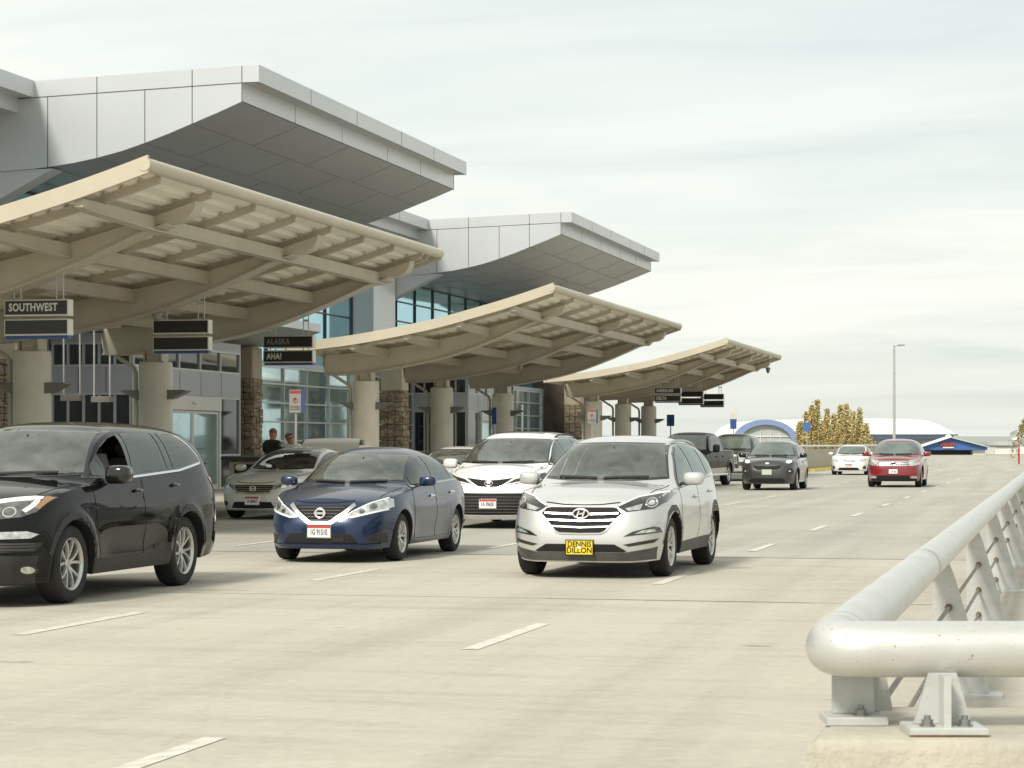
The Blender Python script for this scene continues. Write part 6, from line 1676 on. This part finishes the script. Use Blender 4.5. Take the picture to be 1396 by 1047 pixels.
def person(x, y, z, rz, label, shirt, hair, lean=0.0, head_tilt=0.0, head_turn=0.0, specs=False, reach=.5, sc=1.0):
    R = empty('person', (x, y, z), rz, label, 'person'); R.scale = (sc, sc, sc)
    # local frame: facing +x, up z. lean bends the trunk forward at the hips
    cl, sl = math.cos(lean), math.sin(lean)
    def B(px, py, pz):  # trunk point given relative to the hips
        return (px * cl + pz * sl, py, .95 + pz * cl - px * sl)
    V = []; E = []
    def v(p, r): V.append((p, r)); return len(V) - 1
    pel = v(B(0, 0, 0), (.15, .11)); wa = v(B(.01, 0, .16), (.135, .10)); ch = v(B(.0, 0, .36), (.165, .115)); sh = v(B(-.01, 0, .46), (.12, .09)); nk = v(B(0, 0, .53), .062); hd0 = v(B(.015, 0, .575), .066)
    E += [(pel, wa), (wa, ch), (ch, sh), (sh, nk), (nk, hd0)]
    # head with a turn and a sideways tilt
    top = Vector(V[hd0][0])
    def Hh(a, b, c):
        q = Vector((a * math.cos(head_turn) - b * math.sin(head_turn), a * math.sin(head_turn) + b * math.cos(head_turn), c))
        q = Matrix.Rotation(head_tilt, 3, 'X') @ q; q = Matrix.Rotation(lean * .6, 3, 'Y') @ q
        return tuple(top + q)
    h1 = v(Hh(.015, 0, .05), (.088, .098)); h2 = v(Hh(.0, 0, .12), (.092, .106)); h3 = v(Hh(-.005, 0, .18), (.075, .085)); E += [(hd0, h1), (h1, h2), (h2, h3)]
    for sg in (1, -1):
        s1 = v(B(0, sg * .17, .46), .065); e1_ = v(B(.10 * reach, sg * .25, .18), .045); w1 = v(B(.10 + .36 * reach, sg * .20, .02 + .14 * reach), .03); hn = v(B(.16 + .40 * reach, sg * .19, .0 + .14 * reach), (.042, .02))
        E += [(sh, s1), (s1, e1_), (e1_, w1), (w1, hn)]
        hb = Vector(V[hn][0]); d = (hb - Vector(V[w1][0])).normalized()
        for k, (oy, ln) in enumerate(((-.03, .075), (-.011, .085), (.009, .082), (.028, .065))):
            f0 = v(tuple(hb + d * .045 + Vector((0, oy, 0))), .009); f1 = v(tuple(hb + d * (.045 + ln) + Vector((0, oy * 1.15, -.025))), .0075); E += [(hn, f0), (f0, f1)]
        t0 = v(tuple(hb + Vector((0, -sg * .045, -.005))), .011); t1 = v(tuple(hb + d * .05 + Vector((0, -sg * .065, -.015))), .009); E += [(hn, t0), (t0, t1)]
        hp = v((0, sg * .09, .88), .088); kn = v((.03, sg * .10, .50), .062); an = v((0, sg * .105, .10), .042); ft = v((.05, sg * .11, .045), (.04, .045)); to = v((.19, sg * .12, .03), (.045, .028))
        E += [(pel, hp), (hp, kn), (kn, an), (an, ft), (ft, to)]
    body = skinned('body', V, E, pel, 'skin', R)
    # clothing follows the body
    S = []; SE = []
    def w(p, r): S.append((p, r)); return len(S) - 1
    a = w(B(0, 0, -.04), (.18, .14)); b_ = w(B(.01, 0, .16), (.17, .135)); c_ = w(B(0, 0, .36), (.205, .155)); d_ = w(B(-.01, 0, .475), (.165, .13)); co = w(B(-.005, 0, .545), (.085, .08)); SE += [(a, b_), (b_, c_), (c_, d_), (d_, co)]
    for sg in (1, -1):
        e_ = w(B(0, sg * .18, .46), .105); f_ = w(B(.07 * reach, sg * .24, .25), .08); SE += [(d_, e_), (e_, f_)]
    skinned('shirt', S, SE, a, shirt, R)
    S2 = [((0, 0, .97), (.165, .125))]; SE = []
    for sg in (1, -1):
        n = len(S2); S2 += [((0, sg * .09, .86), .105), ((.03, sg * .10, .50), .08), ((0, sg * .105, .12), .068)]; SE += [(0, n), (n, n + 1), (n + 1, n + 2)]
    skinned('trousers', S2, SE, 0, 'cloth_jeans', R)
    for sg in (1, -1):
        mb = MB(); mb.blob((.085, sg * .112, .035), (.15, .055, .05), 12, 8, .8); mb.build('shoe', 'shoe', R)
    # hair cap, ears, nose, brow or glasses
    def HM(mb):
        mb.v = [Hh(*p) for p in mb.v]; return mb
    mb = MB(); mb.blob((-.016, 0, .14), (.108, .094, .10), 16, 10)
    mb.f = [f for f in mb.f if sum(mb.v[i][2] for i in f) / 4 > .125 and not (sum(mb.v[i][0] for i in f) / 4 > .045 and sum(mb.v[i][2] for i in f) / 4 < .20)]; mb.mi = [0] * len(mb.f)
    HM(mb).build('hair', hair, R)
    mb = MB(); mb.blob((.098, 0, .095), (.02, .013, .024), 8, 6)
    for sg in (1, -1): mb.blob((-.005, sg * .083, .105), (.02, .010, .032), 8, 6)
    for sg in (1, -1): mb.blob((.080, sg * .032, .125), (.012, .018, .008), 8, 6)
    mb.blob((.085, 0, .045), (.012, .028, .006), 8, 6)
    HM(mb).build('face', 'skin', R)
    mb = MB()
    for sg in (1, -1): mb.blob((.090, sg * .034, .118), (.010, .026 if specs else .012, .018 if specs else .007), 8, 6)
    if specs: mb.bar((.095, -.07, .124), (.095, .07, .124), .006, .006); mb.bar((.09, .07, .124), (0, .085, .122), .005, .006); mb.bar((.09, -.07, .124), (0, -.085, .122), .005, .006)
    HM(mb).build('glasses' if specs else 'eyes', 'lens_dark', R)
    return R
person(-17.12, 47.9, .15, rad(65), 'man with cropped reddish hair and black shirt standing beside the raised boot lid', 'cloth_black', 'hair_brown', .06, 0, .5, False, .5, .985)
person(-16.86, 48.5, .0, rad(-70), 'grey haired man in dark glasses bending his head towards the open boot', 'cloth_white', 'hair_grey', .20, .35, .35, True, .9, 1.03)
